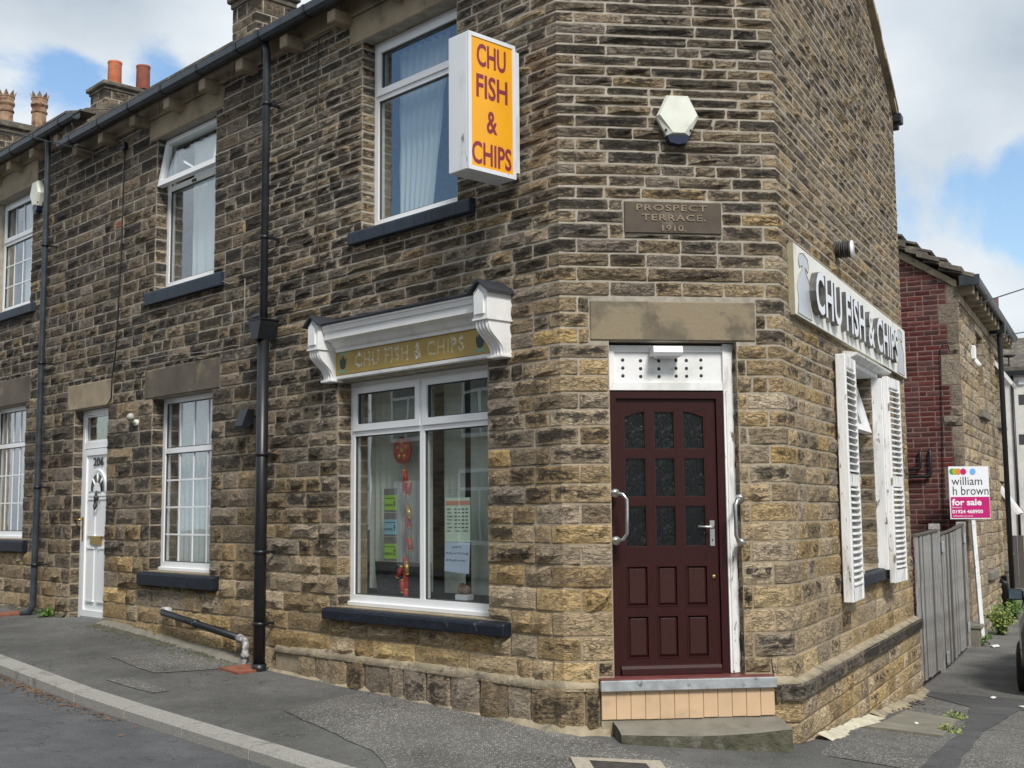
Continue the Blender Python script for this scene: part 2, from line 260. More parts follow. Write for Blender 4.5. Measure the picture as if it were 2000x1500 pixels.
def tarmac(name,base,chips,amount,scale):
    m,t,b=new_mat(name); b.inputs['Roughness'].default_value=.93; nd=t.nodes.new; ln=t.links.new
    g=nd('ShaderNodeNewGeometry'); v=nd('ShaderNodeTexVoronoi'); v.inputs['Scale'].default_value=scale; ln(g.outputs['Position'],v.inputs[0])
    sp=nd('ShaderNodeSeparateColor'); ln(v.outputs['Color'],sp.inputs[0])
    st=nd('ShaderNodeMapRange'); ln(sp.outputs[0],st.inputs[0]); st.inputs[1].default_value=1-amount; st.inputs[2].default_value=1-amount+.12
    dm=nd('ShaderNodeMapRange'); ln(v.outputs['Distance'],dm.inputs[0]); dm.inputs[1].default_value=.5; dm.inputs[2].default_value=.3
    mu=nd('ShaderNodeMath'); mu.operation='MULTIPLY'; ln(st.outputs[0],mu.inputs[0]); ln(dm.outputs[0],mu.inputs[1])
    n=nd('ShaderNodeTexNoise'); n.inputs['Scale'].default_value=1.6; n.inputs['Detail'].default_value=9; n.inputs['Roughness'].default_value=.7; ln(g.outputs['Position'],n.inputs[0])
    mr=nd('ShaderNodeMapRange'); ln(n.outputs[0],mr.inputs[0]); mr.inputs[1].default_value=.3; mr.inputs[2].default_value=.7
    a=nd('ShaderNodeMix'); a.data_type='RGBA'; ln(mr.outputs[0],a.inputs[0]); a.inputs[6].default_value=(*[c*.72 for c in base],1); a.inputs[7].default_value=(*[c*1.3 for c in base],1)
    c=nd('ShaderNodeMix'); c.data_type='RGBA'; ln(mu.outputs[0],c.inputs[0]); ln(a.outputs[2],c.inputs[6]); c.inputs[7].default_value=(*chips,1)
    k=nd('ShaderNodeTexNoise'); k.inputs['Scale'].default_value=.9; k.inputs['Detail'].default_value=5; k.inputs['Roughness'].default_value=.55; k.inputs['Distortion'].default_value=.3; ln(g.outputs['Position'],k.inputs[0])
    k1=nd('ShaderNodeMath'); k1.operation='SUBTRACT'; ln(k.outputs[0],k1.inputs[0]); k1.inputs[1].default_value=.52; k2=nd('ShaderNodeMath'); k2.operation='ABSOLUTE'; ln(k1.outputs[0],k2.inputs[0])
    k3=nd('ShaderNodeMapRange'); ln(k2.outputs[0],k3.inputs[0]); k3.inputs[1].default_value=.0006; k3.inputs[2].default_value=.0026; k3.inputs[3].default_value=.38; k3.inputs[4].default_value=1
    st2=nd('ShaderNodeTexNoise'); st2.inputs['Scale'].default_value=.75; st2.inputs['Detail'].default_value=7; st2.inputs['Roughness'].default_value=.65; ln(g.outputs['Position'],st2.inputs[0])
    s3=nd('ShaderNodeMapRange'); ln(st2.outputs[0],s3.inputs[0]); s3.inputs[1].default_value=.35; s3.inputs[2].default_value=.66; s3.inputs[3].default_value=.74; s3.inputs[4].default_value=1.22
    km=nd('ShaderNodeMath'); km.operation='MULTIPLY'; ln(k3.outputs[0],km.inputs[0]); ln(s3.outputs[0],km.inputs[1])
    cc=nd('ShaderNodeMix'); cc.data_type='RGBA'; cc.blend_type='MULTIPLY'; cc.inputs[0].default_value=1; ln(c.outputs[2],cc.inputs[6]); ln(km.outputs[0],cc.inputs[7])
    ln(cc.outputs[2],b.inputs['Base Color'])
    bn=nd('ShaderNodeBump'); bn.inputs['Strength'].default_value=.7; bn.inputs['Distance'].default_value=.01; ln(v.outputs['Distance'],bn.inputs['Height']); ln(bn.outputs[0],b.inputs['Normal'])
    return m
M['pave']=tarmac('pavement_tarmac',(.112,.110,.104),(.25,.24,.21),.20,95)
M['coarse']=tarmac('worn_aggregate_tarmac',(.118,.115,.106),(.42,.395,.34),.40,70)
M['smooth']=tarmac('fresh_tarmac_strip',(.088,.089,.089),(.15,.15,.14),.10,120)
M['road']=tarmac('road_tarmac',(.094,.095,.099),(.19,.19,.185),.22,110)
M['lane']=tarmac('lane_tarmac',(.135,.132,.122),(.30,.28,.245),.26,75)

# ------------------------------------------------------------------ mesh helpers
class MB:
    def __init__(s): s.v=[]; s.f=[]; s.sm=[]
    def add(s,vs,fs,smooth=False):
        k=len(s.v); s.v+= [tuple(v) for v in vs]; s.f+=[tuple(i+k for i in f) for f in fs]; s.sm+=[smooth]*len(fs); return s
    def box(s,x0,x1,y0,y1,z0,z1,bev=0):
        x0,x1=min(x0,x1),max(x0,x1); y0,y1=min(y0,y1),max(y0,y1); z0,z1=min(z0,z1),max(z0,z1)
        if bev:
            b=bev; xs=(x0,x0+b,x1-b,x1); ys=(y0,y0+b,y1-b,y1); zs=(z0,z0+b,z1-b,z1)
            bm=bmesh.new(); bmesh.ops.create_cube(bm,size=1)
            for v in bm.verts: v.co=Vector(((x0+x1)/2+v.co.x*(x1-x0),(y0+y1)/2+v.co.y*(y1-y0),(z0+z1)/2+v.co.z*(z1-z0)))
            bmesh.ops.bevel(bm,geom=bm.edges[:],offset=b,segments=1,affect='EDGES')
            bm.verts.index_update(); s.add([v.co[:] for v in bm.verts],[[v.index for v in f.verts] for f in bm.faces]); bm.free(); return s
        return s.add([(x0,y0,z0),(x1,y0,z0),(x1,y1,z0),(x0,y1,z0),(x0,y0,z1),(x1,y0,z1),(x1,y1,z1),(x0,y1,z1)],
              [(0,3,2,1),(4,5,6,7),(0,1,5,4),(1,2,6,5),(2,3,7,6),(3,0,4,7)])
    def prism(s,poly,a0,a1,axis='y'):      # poly in the two other axes, extruded along axis
        n=len(poly)
        def P(p,a): return {'x':(a,p[0],p[1]),'y':(p[0],a,p[1]),'z':(p[0],p[1],a)}[axis]
        vs=[P(p,a0) for p in poly]+[P(p,a1) for p in poly]
        return s.add(vs,[tuple(range(n))[::-1],tuple(range(n,2*n))]+[(i,(i+1)%n,n+(i+1)%n,n+i) for i in range(n)])
    def tube(s,pts,r,seg=8,cap=True):
        pts=[Vector(p) for p in pts]; rs=r if isinstance(r,(list,tuple)) else [r]*len(pts); k=len(s.v); u=None; vs=[]
        for i,p in enumerate(pts):
            d=(pts[min(i+1,len(pts)-1)]-pts[max(i-1,0)]).normalized()
            if u is None: u=d.orthogonal().normalized()
            u=(u-d*u.dot(d)).normalized(); w=d.cross(u)
            for j in range(seg):
                a=2*PI*j/seg; vs.append(p+(u*math.cos(a)+w*math.sin(a))*rs[i])
        fs=[]
        for i in range(len(pts)-1):
            for j in range(seg): fs.append((i*seg+j,i*seg+(j+1)%seg,(i+1)*seg+(j+1)%seg,(i+1)*seg+j))
        if cap: fs+= [tuple(range(seg))[::-1],tuple(range((len(pts)-1)*seg,len(pts)*seg))]
        return s.add(vs,fs,True)
    def lathe(s,prof,cx,cy,cz=0,seg=16,smooth=True):     # prof: (r,z)
        vs=[]; n=len(prof)
        for r_,z in prof:
            for j in range(seg): vs.append((cx+r_*math.cos(2*PI*j/seg),cy+r_*math.sin(2*PI*j/seg),cz+z))
        fs=[(i*seg+j,i*seg+(j+1)%seg,(i+1)*seg+(j+1)%seg,(i+1)*seg+j) for i in range(n-1) for j in range(seg)]
        fs+=[tuple(range(seg))[::-1],tuple(range((n-1)*seg,n*seg))]
        return s.add(vs,fs,smooth)
    def disc(s,cx,y,cz,r,seg=14,rz=None):   # faces -y
        rz=rz or r
        return s.add([(cx+r*math.cos(2*PI*j/seg),y,cz+rz*math.sin(2*PI*j/seg)) for j in range(seg)],[tuple(range(seg))])
    def mesh(s,name,offset=(0,0,0)):
        me=bpy.data.meshes.new(name); o=offset
        me.from_pydata([(v[0]-o[0],v[1]-o[1],v[2]-o[2]) for v in s.v],[],s.f)
        if any(s.sm):
            me.polygons.foreach_set('use_smooth',s.sm)
        me.validate(); me.update(); return me
WM={}
def setw(o,Mw,parent=None):
    WM[o]=Mw
    if parent: o.parent=parent; o.matrix_basis=WM[parent].inverted()@Mw
    else: o.matrix_basis=Mw
def tag(o,label=None,cat=None,group=None,kind=None):
    if label: o['label']=label
    if cat: o['category']=cat
    if group: o['group']=group
    if kind: o['kind']=kind
    return o
def thing(name,label,cat,F,base,group=None):
    o=bpy.data.objects.new(name,None); o.empty_display_size=.1; COL.objects.link(o)
    setw(o,F.M@Matrix.Translation(Vector(base))); return tag(o,label,cat,group)
def obj(name,mb,m,parent=None,F=None,label=None,cat=None,group=None,kind=None,me=None):
    """one mesh object, geometry authored in frame F; its origin goes to the middle of its base"""
    if me is None:
        a=np.array(mb.v); lo=a.min(0); hi=a.max(0); b=((lo[0]+hi[0])/2,(lo[1]+hi[1])/2,lo[2])
        me=mb.mesh(name,b)
    else: b=(0,0,0)
    if m: me.materials.append(m)
    o=bpy.data.objects.new(name,me); COL.objects.link(o)
    setw(o,F.M@Matrix.Translation(Vector(b)),parent); return tag(o,label,cat,group,kind)
def dup(o,Mw,parent=None):
    c=o.copy(); COL.objects.link(c); setw(c,Mw,parent); return c
def text_verts(body,extr=0,off=0,spacing=1.0):
    cu=bpy.data.curves.new('t','FONT'); cu.body=body; cu.extrude=extr; cu.offset=off; cu.resolution_u=3; cu.space_character=spacing; cu.align_x='CENTER'
    to=bpy.data.objects.new('t',cu); COL.objects.link(to)
    bpy.context.view_layer.update()
    me=bpy.data.meshes.new_from_object(to.evaluated_get(bpy.context.evaluated_depsgraph_get()))
    v=np.array([p.co[:] for p in me.vertices]); f=[tuple(p.vertices) for p in me.polygons]
    bpy.data.objects.remove(to); bpy.data.curves.remove(cu); bpy.data.meshes.remove(me); return v,f
def text(mb,body,x0,x1,z0,z1,y,depth=0,off=0,plane='xz',spacing=1.0):
    """text fitted to the rectangle, standing in the x-z plane, front at y facing -y"""
    v,f=text_verts(body,.5 if depth else 0,off,spacing)
    lo=v.min(0); hi=v.max(0); sx=(x1-x0)/(hi[0]-lo[0]); sz=(z1-z0)/(hi[1]-lo[1])
    vs=[(x0+(p[0]-lo[0])*sx,y+((hi[2]-p[2])*depth if depth else 0),z0+(p[1]-lo[1])*sz) for p in v]
    mb.add(vs,f); return mb

def loose(mb):                            # the separate pieces of a mesh, left to right
    par=list(range(len(mb.v)))
    def find(a):
        while par[a]!=a: par[a]=par[par[a]]; a=par[a]
        return a
    for f in mb.f:
        for b in f[1:]: par[find(f[0])]=find(b)
    out={}
    for f in mb.f:
        q=out.setdefault(find(f[0]),(MB(),{})); k=[]
        for i in f:
            if i not in q[1]: q[1][i]=len(q[0].v); q[0].v.append(mb.v[i])
            k.append(q[1][i])
        q[0].f.append(tuple(k)); q[0].sm.append(False)
    return sorted([q[0] for q in out.values()],key=lambda m_:sum(v[0] for v in m_.v)/len(m_.v))
def letters(mb,m,parent,F,name='letter'):
    return [obj(name,q,m,parent,F) for q in loose(mb)]
# ------------------------------------------------------------------ ground
WS=[(-40,-.9),(-16,-1.12),(-10.4,-1.2),(-7.3,-1.21),(-3.6,-1.42),(0,-1.52),(CW,-1.65),(CW+3,-1.88),(CW+5.8,-2.05),(CW+8.5,-2.1),(CW+12,-2.05),(CW+60,-2.0)]
wsx=[a for a,b in WS]; wsz=[b for a,b in WS]
def pt2(F,x): return (F.o.x+F.x.x*x,F.o.y+F.x.y*x)
BASE=[pt2(FL,-40),A,B,pt2(FR,60)]; BSS=[-40,0,CW,CW+60]
def gz(x,y):                              # ground height at a world point
    best=1e9; sb=0
    for i in range(3):
        ax,ay=BASE[i]; bx,by=BASE[i+1]; dx,dy=bx-ax,by-ay; L=math.hypot(dx,dy); dx/=L; dy/=L
        t=min(max((x-ax)*dx+(y-ay)*dy,0),L); d=math.hypot(x-ax-dx*t,y-ay-dy*t)
        if d<best: best=d; sb=BSS[i]+t
    return float(np.interp(sb,wsx,wsz))-.03*min(best,3)
def gF(F,x,y):
    p=F.p(x,y,0); return gz(p.x,p.y)
def sheet(name,F,xs,ys,dz,m,kind='structure',mask=None):
    mb=MB(); nx=len(xs); vs=[(x,y,gF(F,x,y)+dz) for y in ys for x in xs]
    fs=[(j*nx+i,j*nx+i+1,(j+1)*nx+i+1,(j+1)*nx+i) for j in range(len(ys)-1) for i in range(nx-1)]
    mb.add(vs,fs,True); return obj(name,mb,m,None,F,kind=kind)
def rng(a,b,st): n=max(1,int(round((b-a)/st))); return [a+(b-a)*i/n for i in range(n+1)]
KN=1.66                                   # kerb: inner edge 1.66 m from the house fronts
sheet('pavement',FL,rng(-18,26,.3),rng(-KN-.02,36,.3),0,M['pave'])
sheet('road',FL,rng(-26,30,.5),[-KN-.1]+rng(-KN-.4,-9.4,.5)[:] ,-.072,M['road'])
mb=MB(); mb.add([(-300,-300,-4.2),(300,-300,-4.2),(300,300,-4.2),(-300,300,-4.2)],[(0,1,2,3)]); obj('ground',mb,M['pave'],None,WORLD,kind='structure')
def patch(name,F,poly,m,dz=.006):
    bm=bmesh.new(); vs=[bm.verts.new((x,y,0)) for x,y in poly]; bm.faces.new(vs)
    bmesh.ops.triangulate(bm,faces=bm.faces[:]); 
    for _ in range(3): bmesh.ops.subdivide_edges(bm,edges=[e for e in bm.edges if e.calc_length()>.25],cuts=1,use_grid_fill=True); bmesh.ops.triangulate(bm,faces=bm.faces[:])
    rr=random.Random(3)
    for v in bm.verts:
        if v.is_boundary: v.co.x+=rr.uniform(-.012,.012); v.co.y+=rr.uniform(-.012,.012)
        v.co.z=gF(F,v.co.x,v.co.y)+dz
    bm.normal_update()
    for f in bm.faces:
        if f.normal.z<0: f.normal_flip()
    mb=MB(); bm.verts.index_update(); mb.add([v.co[:] for v in bm.verts],[[v.index for v in f.verts] for f in bm.faces],True); bm.free()
    return obj(name,mb,m,None,F,kind='structure')
patch('worn_pavement_patch',FL,[(-2.0,-1.0),(-2.2,-.1),(-.3,-.06),(.3,-.05),(.9,.0),(2.2,-.2),(2.5,-1.6),(.2,-1.62),(-.5,-1.3)],M['coarse'])
patch('worn_pavement_patch',FL,[(-5.2,-.9),(-5.1,-.3),(-3.9,-.12),(-4.2,-.95)],M['coarse'])
patch('worn_pavement_patch',FL,[(-4.22,-1.40),(-4.15,-1.2),(-3.42,-1.2),(-3.4,-1.36)],M['coarse'])
patch('lane_surface',FR,[(-.6,-1.35),(-.3,-.25),(2.4,-.12),(5.4,-.1),(5.6,-3.5),(-.4,-3.5)],M['coarse'],.005)
patch('lane_surface',FR,[(5.6,-.02),(30,-.02),(30,-6),(5.7,-6)],M['lane'],.006)
patch('tarmac_strip',FR,[(-.5,-.92),(1.9,-.9),(4.2,-.72),(5.2,-.1),(5.6,-.1),(5.5,-3.4),(4.4,-3.4),(4.36,-1.15),(2,-1.06),(-.4,-1.13)],M['smooth'],.011)
# kerb stones
kerb=MB(); kerb.prism([(-30,-KN-.17),(30,-KN-.17),(30,-KN+.0),(-30,-KN+.0)],-2.2,-2.0,'z'); kerb=obj('kerb',kerb,M['wood_dark'],None,FL,kind='structure')
x=-17.6
while x<9:
    L=.915; y0=-KN-.165; y1=-KN+.004; e=.010; mb=MB()
    vs=[]
    for xx in (x+e,x+L-e):
        zt=gF(FL,xx,-KN)+.012
        vs+=[(xx,y0,zt-.34),(xx,y0,zt-.02),(xx,y0+.018,zt),(xx,y1,zt+.004),(xx,y1,zt-.34)]
    mb.add(vs,[(0,1,2,3,4)[::-1],(5,6,7,8,9)]+[(i,(i+1)%5,5+(i+1)%5,5+i) for i in range(5)]); obj('kerb_stone',mb,M['kerb'],kerb,FL); x+=L

# ------------------------------------------------------------------ stone walls
class Poly:                               # a wall line with corners: s along it, z, n outwards
    def __init__(s,pts,s0):
        s.p=[Vector((a[0],a[1])) for a in pts]; s.s=[s0]; s.d=[]; s.n=[]
        for a,b in zip(s.p,s.p[1:]):
            d=b-a; s.s.append(s.s[-1]+d.length); d.normalize(); s.d.append(d); s.n.append(Vector((d.y,-d.x)))
    def pos(s,t,z,n):
        for i,c in enumerate(s.s[1:-1],1):
            if abs(t-c)<1e-6:
                mn=(s.n[i-1]+s.n[i]); mn=mn/mn.length; k=n/max(.3,mn.dot(s.n[i])); q=s.p[i]+mn*k; return (q.x,q.y,z+ZO)
        i=0
        while i<len(s.d)-1 and t>s.s[i+1]: i+=1
        q=s.p[i]+s.d[i]*(t-s.s[i])+s.n[i]*n; return (q.x,q.y,z+ZO)
    def corners(s): return s.s[1:-1]
def stone_geo(pos,s0,s1,z0,z1,rn,rough,base=0,corners=(),gap=.0038,e=.012):
    rough*=rn.choice([.35,.7,1,1,1.25,1.6])
    s0+=gap; s1-=gap; z0+=gap*.9; z1-=gap*.9; L=s1-s0; H=z1-z0; e=min(e,L*.2,H*.2)
    j=lambda a: rn.uniform(-a,a)
    cs=[c for c in corners if s0+.02<c<s1-.02]; cols=[s0,s0+e]
    mids=1 if L<.16 else 2 if L<.36 else 3
    if cs:
        c=cs[0]
        if c-.028>s0+e+.02: 
            if c-s0>.13: cols.append((s0+c)/2+j(.02))
            cols.append(c-.024)
        cols.append(c)
        if c+.028<s1-e-.02:
            cols.append(c+.024)
            if s1-c>.13: cols.append((s1+c)/2+j(.02))
    else: cols+=[s0+e+(L-2*e)*(k+1)/(mids+1)+j(.25*L/(mids+1)*.6) for k in range(mids)]
    cols+=[s1-e,s1]; rows=[z0,z0+e,z0+H*(.5+j(.16)),z1-e,z1]
    nc=len(cols); vs=[]; uv=[]; r2=rn.uniform(.001,.005)
    dz=[j(.004) for _ in range(2)]
    for ri,z in enumerate(rows):
        for ci,c_ in enumerate(cols):
            edge=ri in (0,4) or ci in (0,nc-1); ring=ri in (1,3) or ci in (1,nc-2); near=cs and abs(c_-cs[0])<.03
            if edge: n=-.0022
            elif near: n=r2+.002
            elif ring: n=r2+rough*rn.uniform(0,.38)
            else: n=r2+.002+rough*rn.uniform(.35,1.15)
            zz=z+(j(.10*H) if not edge and not ring and not near else 0); ss=c_+(j(.012) if not edge and not near else 0)
            if edge and not near and not cs: zz+=j(.0035); ss+=j(.003)
            zz+=.007*noise.noise((c_*.9,zz*1.7,4.1)); vs.append(pos(ss if not near else c_,zz,n+base)); uv.append(((c_-s0)/L,(z-z0)/H))
    fs=[(a*nc+b,a*nc+b+1,(a+1)*nc+b+1,(a+1)*nc+b) for a in range(4) for b in range(nc-1)]
    return vs,fs,uv
def free_bands(z0,z1,rects,sa,sb):        # what of the course z0..z1 the blocks leave free
    segs=[(z0,z1)]
    for r in rects:
        if r[0]<sb-1e-6 and r[1]>sa+1e-6:
            ns=[]
            for a,b in segs:
                if r[2]>=b or r[3]<=a: ns.append((a,b)); continue
                if r[2]-a>.03: ns.append((a,r[2]))
                if b-r[3]>.03: ns.append((r[3],b))
            segs=ns
    return segs
def lay(poly,courses,sa,sb,rects,rn,tonef,sootf,roughf,lenf,gap=.0038,*,ztop=None,zbot=None,basef=None,cornerleg=None):
    """lay coursed stones between sa and sb, around rects -> list of (s,z,size,verts,faces,uv,tint)"""
    res=[]; par=0
    for z0,z1 in zip(courses,courses[1:]):
        par+=1; cuts=sorted({sa,sb}|{c for r in rects if r[3]>z0+.002 and r[2]<z1-.002 for c in r[:2] if sa<c<sb})
        ints=[]
        for a,b in zip(cuts,cuts[1:]):
            if b-a<.02: continue
            for bd in free_bands(z0,z1,rects,a,b):
                if ints and ints[-1][2:]==bd and abs(ints[-1][1]-a)<1e-6: ints[-1]=(ints[-1][0],b,*bd)
                else: ints.append((a,b,*bd))
        for a,b,za,zb in ints:
            joints=[a]; H=zb-za
            cs=[c for c in poly.corners() if a+.03<c<b-.03]
            stops=[]
            for c in cs:
                lg=cornerleg(c,par) if cornerleg else ((.11,.37) if par%2 else (.27,.13))
                stops.append((max(a,c-lg[0]),min(b,c+lg[1])))
            stops.append((b,b))
            t=a
            for p,q in stops:
                while p-t>1e-4:
                    ln_=lenf(H,rn,t,za); 
                    if p-t<ln_*1.45: ln_=p-t if p-t<ln_*1.25 else (p-t)*.5*rn.uniform(.85,1.15)
                    t=min(p,t+ln_); joints.append(t)
                if q>p+1e-4: t=q; joints.append(t)
            for s0,s1 in zip(joints,joints[1:]):
                if s1-s0<.025: continue
                sm=(s0+s1)/2; zz1=zb
                if ztop:
                    zt=min(ztop(s0),ztop(s1))
                    if za>zt-.03: continue
                    zz1=min(zb,zt)
                if zbot and zz1<zbot(sm): continue
                bs=basef(sm,za) if basef else 0
                v,f,uv=stone_geo(poly.pos,s0,s1,za,zz1,rn,roughf(sm,za),bs,poly.corners(),gap)
                tint=(tonef(sm,za)+rn.uniform(-.2,.2)+(.22 if rn.random()<.07 else 0),min(1,max(0,sootf(sm,za)+rn.uniform(-.33,.33))),rn.random(),1)
                res.append((sm,za,v,f,uv,tint))
    return res
def stone_mesh(name,items,off=(0,0,0)):
    V=[];F=[];U=[];T=[]
    for it in items:
        k=len(V); V+=[(a-off[0],b-off[1],c-off[2]) for a,b,c in it[2]]; F+=[tuple(i+k for i in f) for f in it[3]]; U+=it[4]; T+=[it[5]]*len(it[2])
    me=bpy.data.meshes.new(name); me.from_pydata(V,[],F)
    at=me.color_attributes.new('tint','FLOAT_COLOR','POINT'); at.data.foreach_set('color',np.array(T,dtype=np.float32).ravel())
    ul=me.uv_layers.new(name='UVMap'); idx=np.zeros(len(me.loops),dtype=np.int32); me.loops.foreach_get('vertex_index',idx)
    ul.data.foreach_set('uv',np.array(U,dtype=np.float32)[idx].ravel()); me.update(); return me
def place_stones(items,parent,m,name='stone',rest='stonework',limit=300):
    def size(it):
        v=it[2]; p=[project(q) for q in (v[0],v[-1],v[len(v)//2])]
        if min(q[2] for q in p)<.5: return 0
        cx,cy=p[2][0],p[2][1]
        if not(-30<cx<2030 and -30<cy<1530): return 0
        return abs(p[1][0]-p[0][0])*abs(p[1][1]-p[0][1])
    it2=sorted(items,key=size,reverse=True)
    for it in it2[:limit]:
        c=np.mean(np.array(it[2]),0); me=stone_mesh(name,[it],c); me.materials.append(m)
        o=bpy.data.objects.new(name,me); COL.objects.link(o); setw(o,Matrix.Translation(Vector(c)),parent)
    if len(it2)>limit:
        v0=it2[limit][2][0]; me=stone_mesh(rest,it2[limit:],v0); me.materials.append(m)
        o=bpy.data.objects.new(rest,me); COL.objects.link(o); setw(o,Matrix.Translation(Vector(v0)),parent); o['kind']='stuff'
def wall_mesh(poly,sa,sb,zb,zt,holes,n=0.0,step=.5,depth=.13,ztop=None):
    """mortar plane with openings and their reveals (world coordinates)"""
    mb=MB(); xs=sorted({sa,sb}|{h[i] for h in holes for i in (0,1) if sa<h[i]<sb}|{c for c in poly.corners() if sa<c<sb}|({sa+(sb-sa)*i/24 for i in range(25)} if ztop else set()))
    zs=sorted({zb,zt}|{h[i] for h in holes for i in (2,3) if zb<h[i]<zt})
    for a,b in zip(xs,xs[1:]):
        for c,d in zip(zs,zs[1:]):
            m_=((a+b)/2,(c+d)/2)
            if any(h[0]<m_[0]<h[1] and h[2]<m_[1]<h[3] for h in holes): continue
            ea=eb=d
            if ztop and d==zs[-1]: ea,eb=ztop(a),ztop(b)
            mb.add([poly.pos(a,c,n),poly.pos(b,c,n),poly.pos(b,eb,n),poly.pos(a,ea,n)],[(0,1,2,3)])
    for h in holes:
        for t in (h[0],h[1]):
            if sa<=t<=sb: mb.add([poly.pos(t,h[2],n),poly.pos(t,h[3],n),poly.pos(t,h[3],-.32),poly.pos(t,h[2],-.32)],[(0,1,2,3)])
        for z in (h[2],h[3]): mb.add([poly.pos(h[0],z,n),poly.pos(h[1],z,n),poly.pos(h[1],z,-.32),poly.pos(h[0],z,-.32)],[(0,1,2,3)])
    return mb
def reveal(poly,s,side,z0,z1,depth,courses,rn,tone,soot):
    """stones on the cheek of an opening; side=+1 when the cheek looks towards +s"""
    res=[]
    def pos(d,z,n):
        p0=poly.pos(s+side*n,z,-d); return p0
    for a,b in zip(courses,courses[1:]):
        a2,b2=max(a,z0),min(b,z1)
        if b2-a2<.03: continue
        v,f,uv=stone_geo(pos,-.004,depth,a2,b2,rn,.006,0,())
        if side<0: f=[q[::-1] for q in f]
        res.append((s,a2,v,f,uv,(tone+rn.uniform(-.2,.2),min(1,max(0,soot+rn.uniform(-.3,.3))),rn.random(),1)))
    return res

COURSES=[-1.88,-1.57,-1.225,-1.05,-.879,-.709,-.543,-.382,-.233,-.095,.049,.187,.327,.466,.6,.722,.845,.968,1.091,1.196,1.314,1.426,1.545,1.657,1.764,1.865,1.971,2.085,2.18,2.269,2.358,2.447,2.533,2.629,2.719,2.806,2.896,2.974,3.048,3.116,3.201,3.279,3.357,3.438,3.514,3.602,3.684]
while COURSES[-1]<6.7: COURSES.append(COURSES[-1]+random.uniform(.076,.092))
WP=Poly([pt2(FL,-12.6),A,B,pt2(FR,5.65)],-12.6)
# openings (s0,s1,z0,z1), blocks
OP=dict(shop=(-2.745,-.781,-.80,1.15),upbig=(-2.41,-1.125,2.46,4.17),midup=(-6.27,-4.968,2.46,4.19),midlow=(-6.256,-4.949,-.60,1.265),door206=(-8.275,-7.346,-1.26,1.27),
        leftup=(-11.10,-9.774,2.79,4.38),leftlow=(-11.08,-9.783,-.30,1.47),entrance=(.356,1.305,-1.245,1.222),side=(CW+2.3,CW+3.57,-.57,1.33))
BL=dict(fascia=(-2.80,-.55,1.15,1.62),shopsill=(-2.86,-.537,-.91,-.80),upbigl=(-2.60,-.93,4.17,4.43),upbigs=(-2.53,-.905,2.33,2.46),midupl=(-6.45,-4.83,4.19,4.43),midups=(-6.39,-4.75,2.30,2.46),
        midlowl=(-6.43,-4.80,1.265,1.583),midlows=(-6.39,-4.76,-.75,-.60),doorl=(-8.47,-7.23,1.27,1.575),leftupl=(-11.3,-9.64,4.38,4.70),leftups=(-11.25,-9.58,2.65,2.79),leftlowl=(-11.25,-9.65,1.47,1.83),leftlows=(-11.25,-9.59,-.46,-.30),
        lint=(.215,1.454,1.222,1.518),plate=(.482,1.22,2.014,2.259),step=(.238,1.495,-1.8,-1.16),sidesill=(CW+2.3,CW+4.05,-.70,-.57),sidelint=(CW+2.2,CW+3.95,1.33,1.42),sign=(CW+.5,CW+5.2,1.52,1.96),
        eave=(-8.32,.02,4.43,4.62),eave2=(-12.6,-8.32,4.72,4.95),airbrick=(-7.285,-7.06,3.315,3.435))
RECTS=list(OP.values())+list(BL.values())
BAND=(CW-.155,CW+5.7,-2.2,-1.225)
def lerp(z,a,b): return float(np.interp(z,a,b))
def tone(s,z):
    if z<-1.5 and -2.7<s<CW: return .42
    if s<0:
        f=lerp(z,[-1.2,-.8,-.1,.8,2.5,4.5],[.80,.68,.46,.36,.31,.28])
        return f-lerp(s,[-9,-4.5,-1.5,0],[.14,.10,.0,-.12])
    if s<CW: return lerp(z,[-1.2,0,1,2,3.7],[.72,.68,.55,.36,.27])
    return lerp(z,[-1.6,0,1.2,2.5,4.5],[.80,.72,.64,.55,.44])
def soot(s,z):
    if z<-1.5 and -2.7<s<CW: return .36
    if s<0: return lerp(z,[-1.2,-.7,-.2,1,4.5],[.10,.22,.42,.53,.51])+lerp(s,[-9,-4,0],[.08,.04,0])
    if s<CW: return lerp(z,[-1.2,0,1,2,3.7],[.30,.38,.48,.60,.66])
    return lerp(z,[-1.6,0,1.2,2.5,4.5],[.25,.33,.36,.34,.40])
def rough(s,z):
    k=lerp(z,[-1.2,0,2,4.5],[.034,.029,.023,.018]); return k*(.62 if s>CW else 1)
def slen(H,rn,t,z):
    if z<-1.5 and t>-4.05 and t<CW: return rn.uniform(.16,.36)
    if t>=0 and t<CW+.3 and z>1.5: return rn.choice([.2,.28,.36,.48,.62])*rn.uniform(.85,1.15)
    if z>1.2 and t>-4.05: return H*rn.choice([1.6,2.2,2.9,3.6,4.6])*rn.uniform(.85,1.15)+.06
    return H*rn.choice([1.0,1.5,1.9,2.4,2.9])*rn.uniform(.85,1.15)+.07
def plinth(s,z):
    if z<-1.23:
        if -3.62<s<.24 or 1.49<s<CW: return .06
        if s>=CW: return .085 if z<-1.3 and z>-1.5 else .06
    return 0
def gable(s):                             # top line of the side wall
    u=s-CW
    if u<0: return lerp(s,[-13,-8.33,-8.32,0,CW],[4.92,4.92,4.62,4.62,5.40])
    return lerp(u,[0,2.11,5.65],[5.42,6.62,4.66])
rs=random.Random(5)
def zb_(s): return float(np.interp(s,wsx,wsz))-.15
HC=[-1.68,-1.505,-1.33,-1.155,-.985,-.81,-.635,-.46,-.285,-.11,.065,.24,.415,.585,.755,.925,1.09,1.265]
while HC[-1]<2.36: HC.append(HC[-1]+rs.uniform(.112,.128))
while HC[-1]<4.8: HC.append(HC[-1]+rs.uniform(.126,.146))
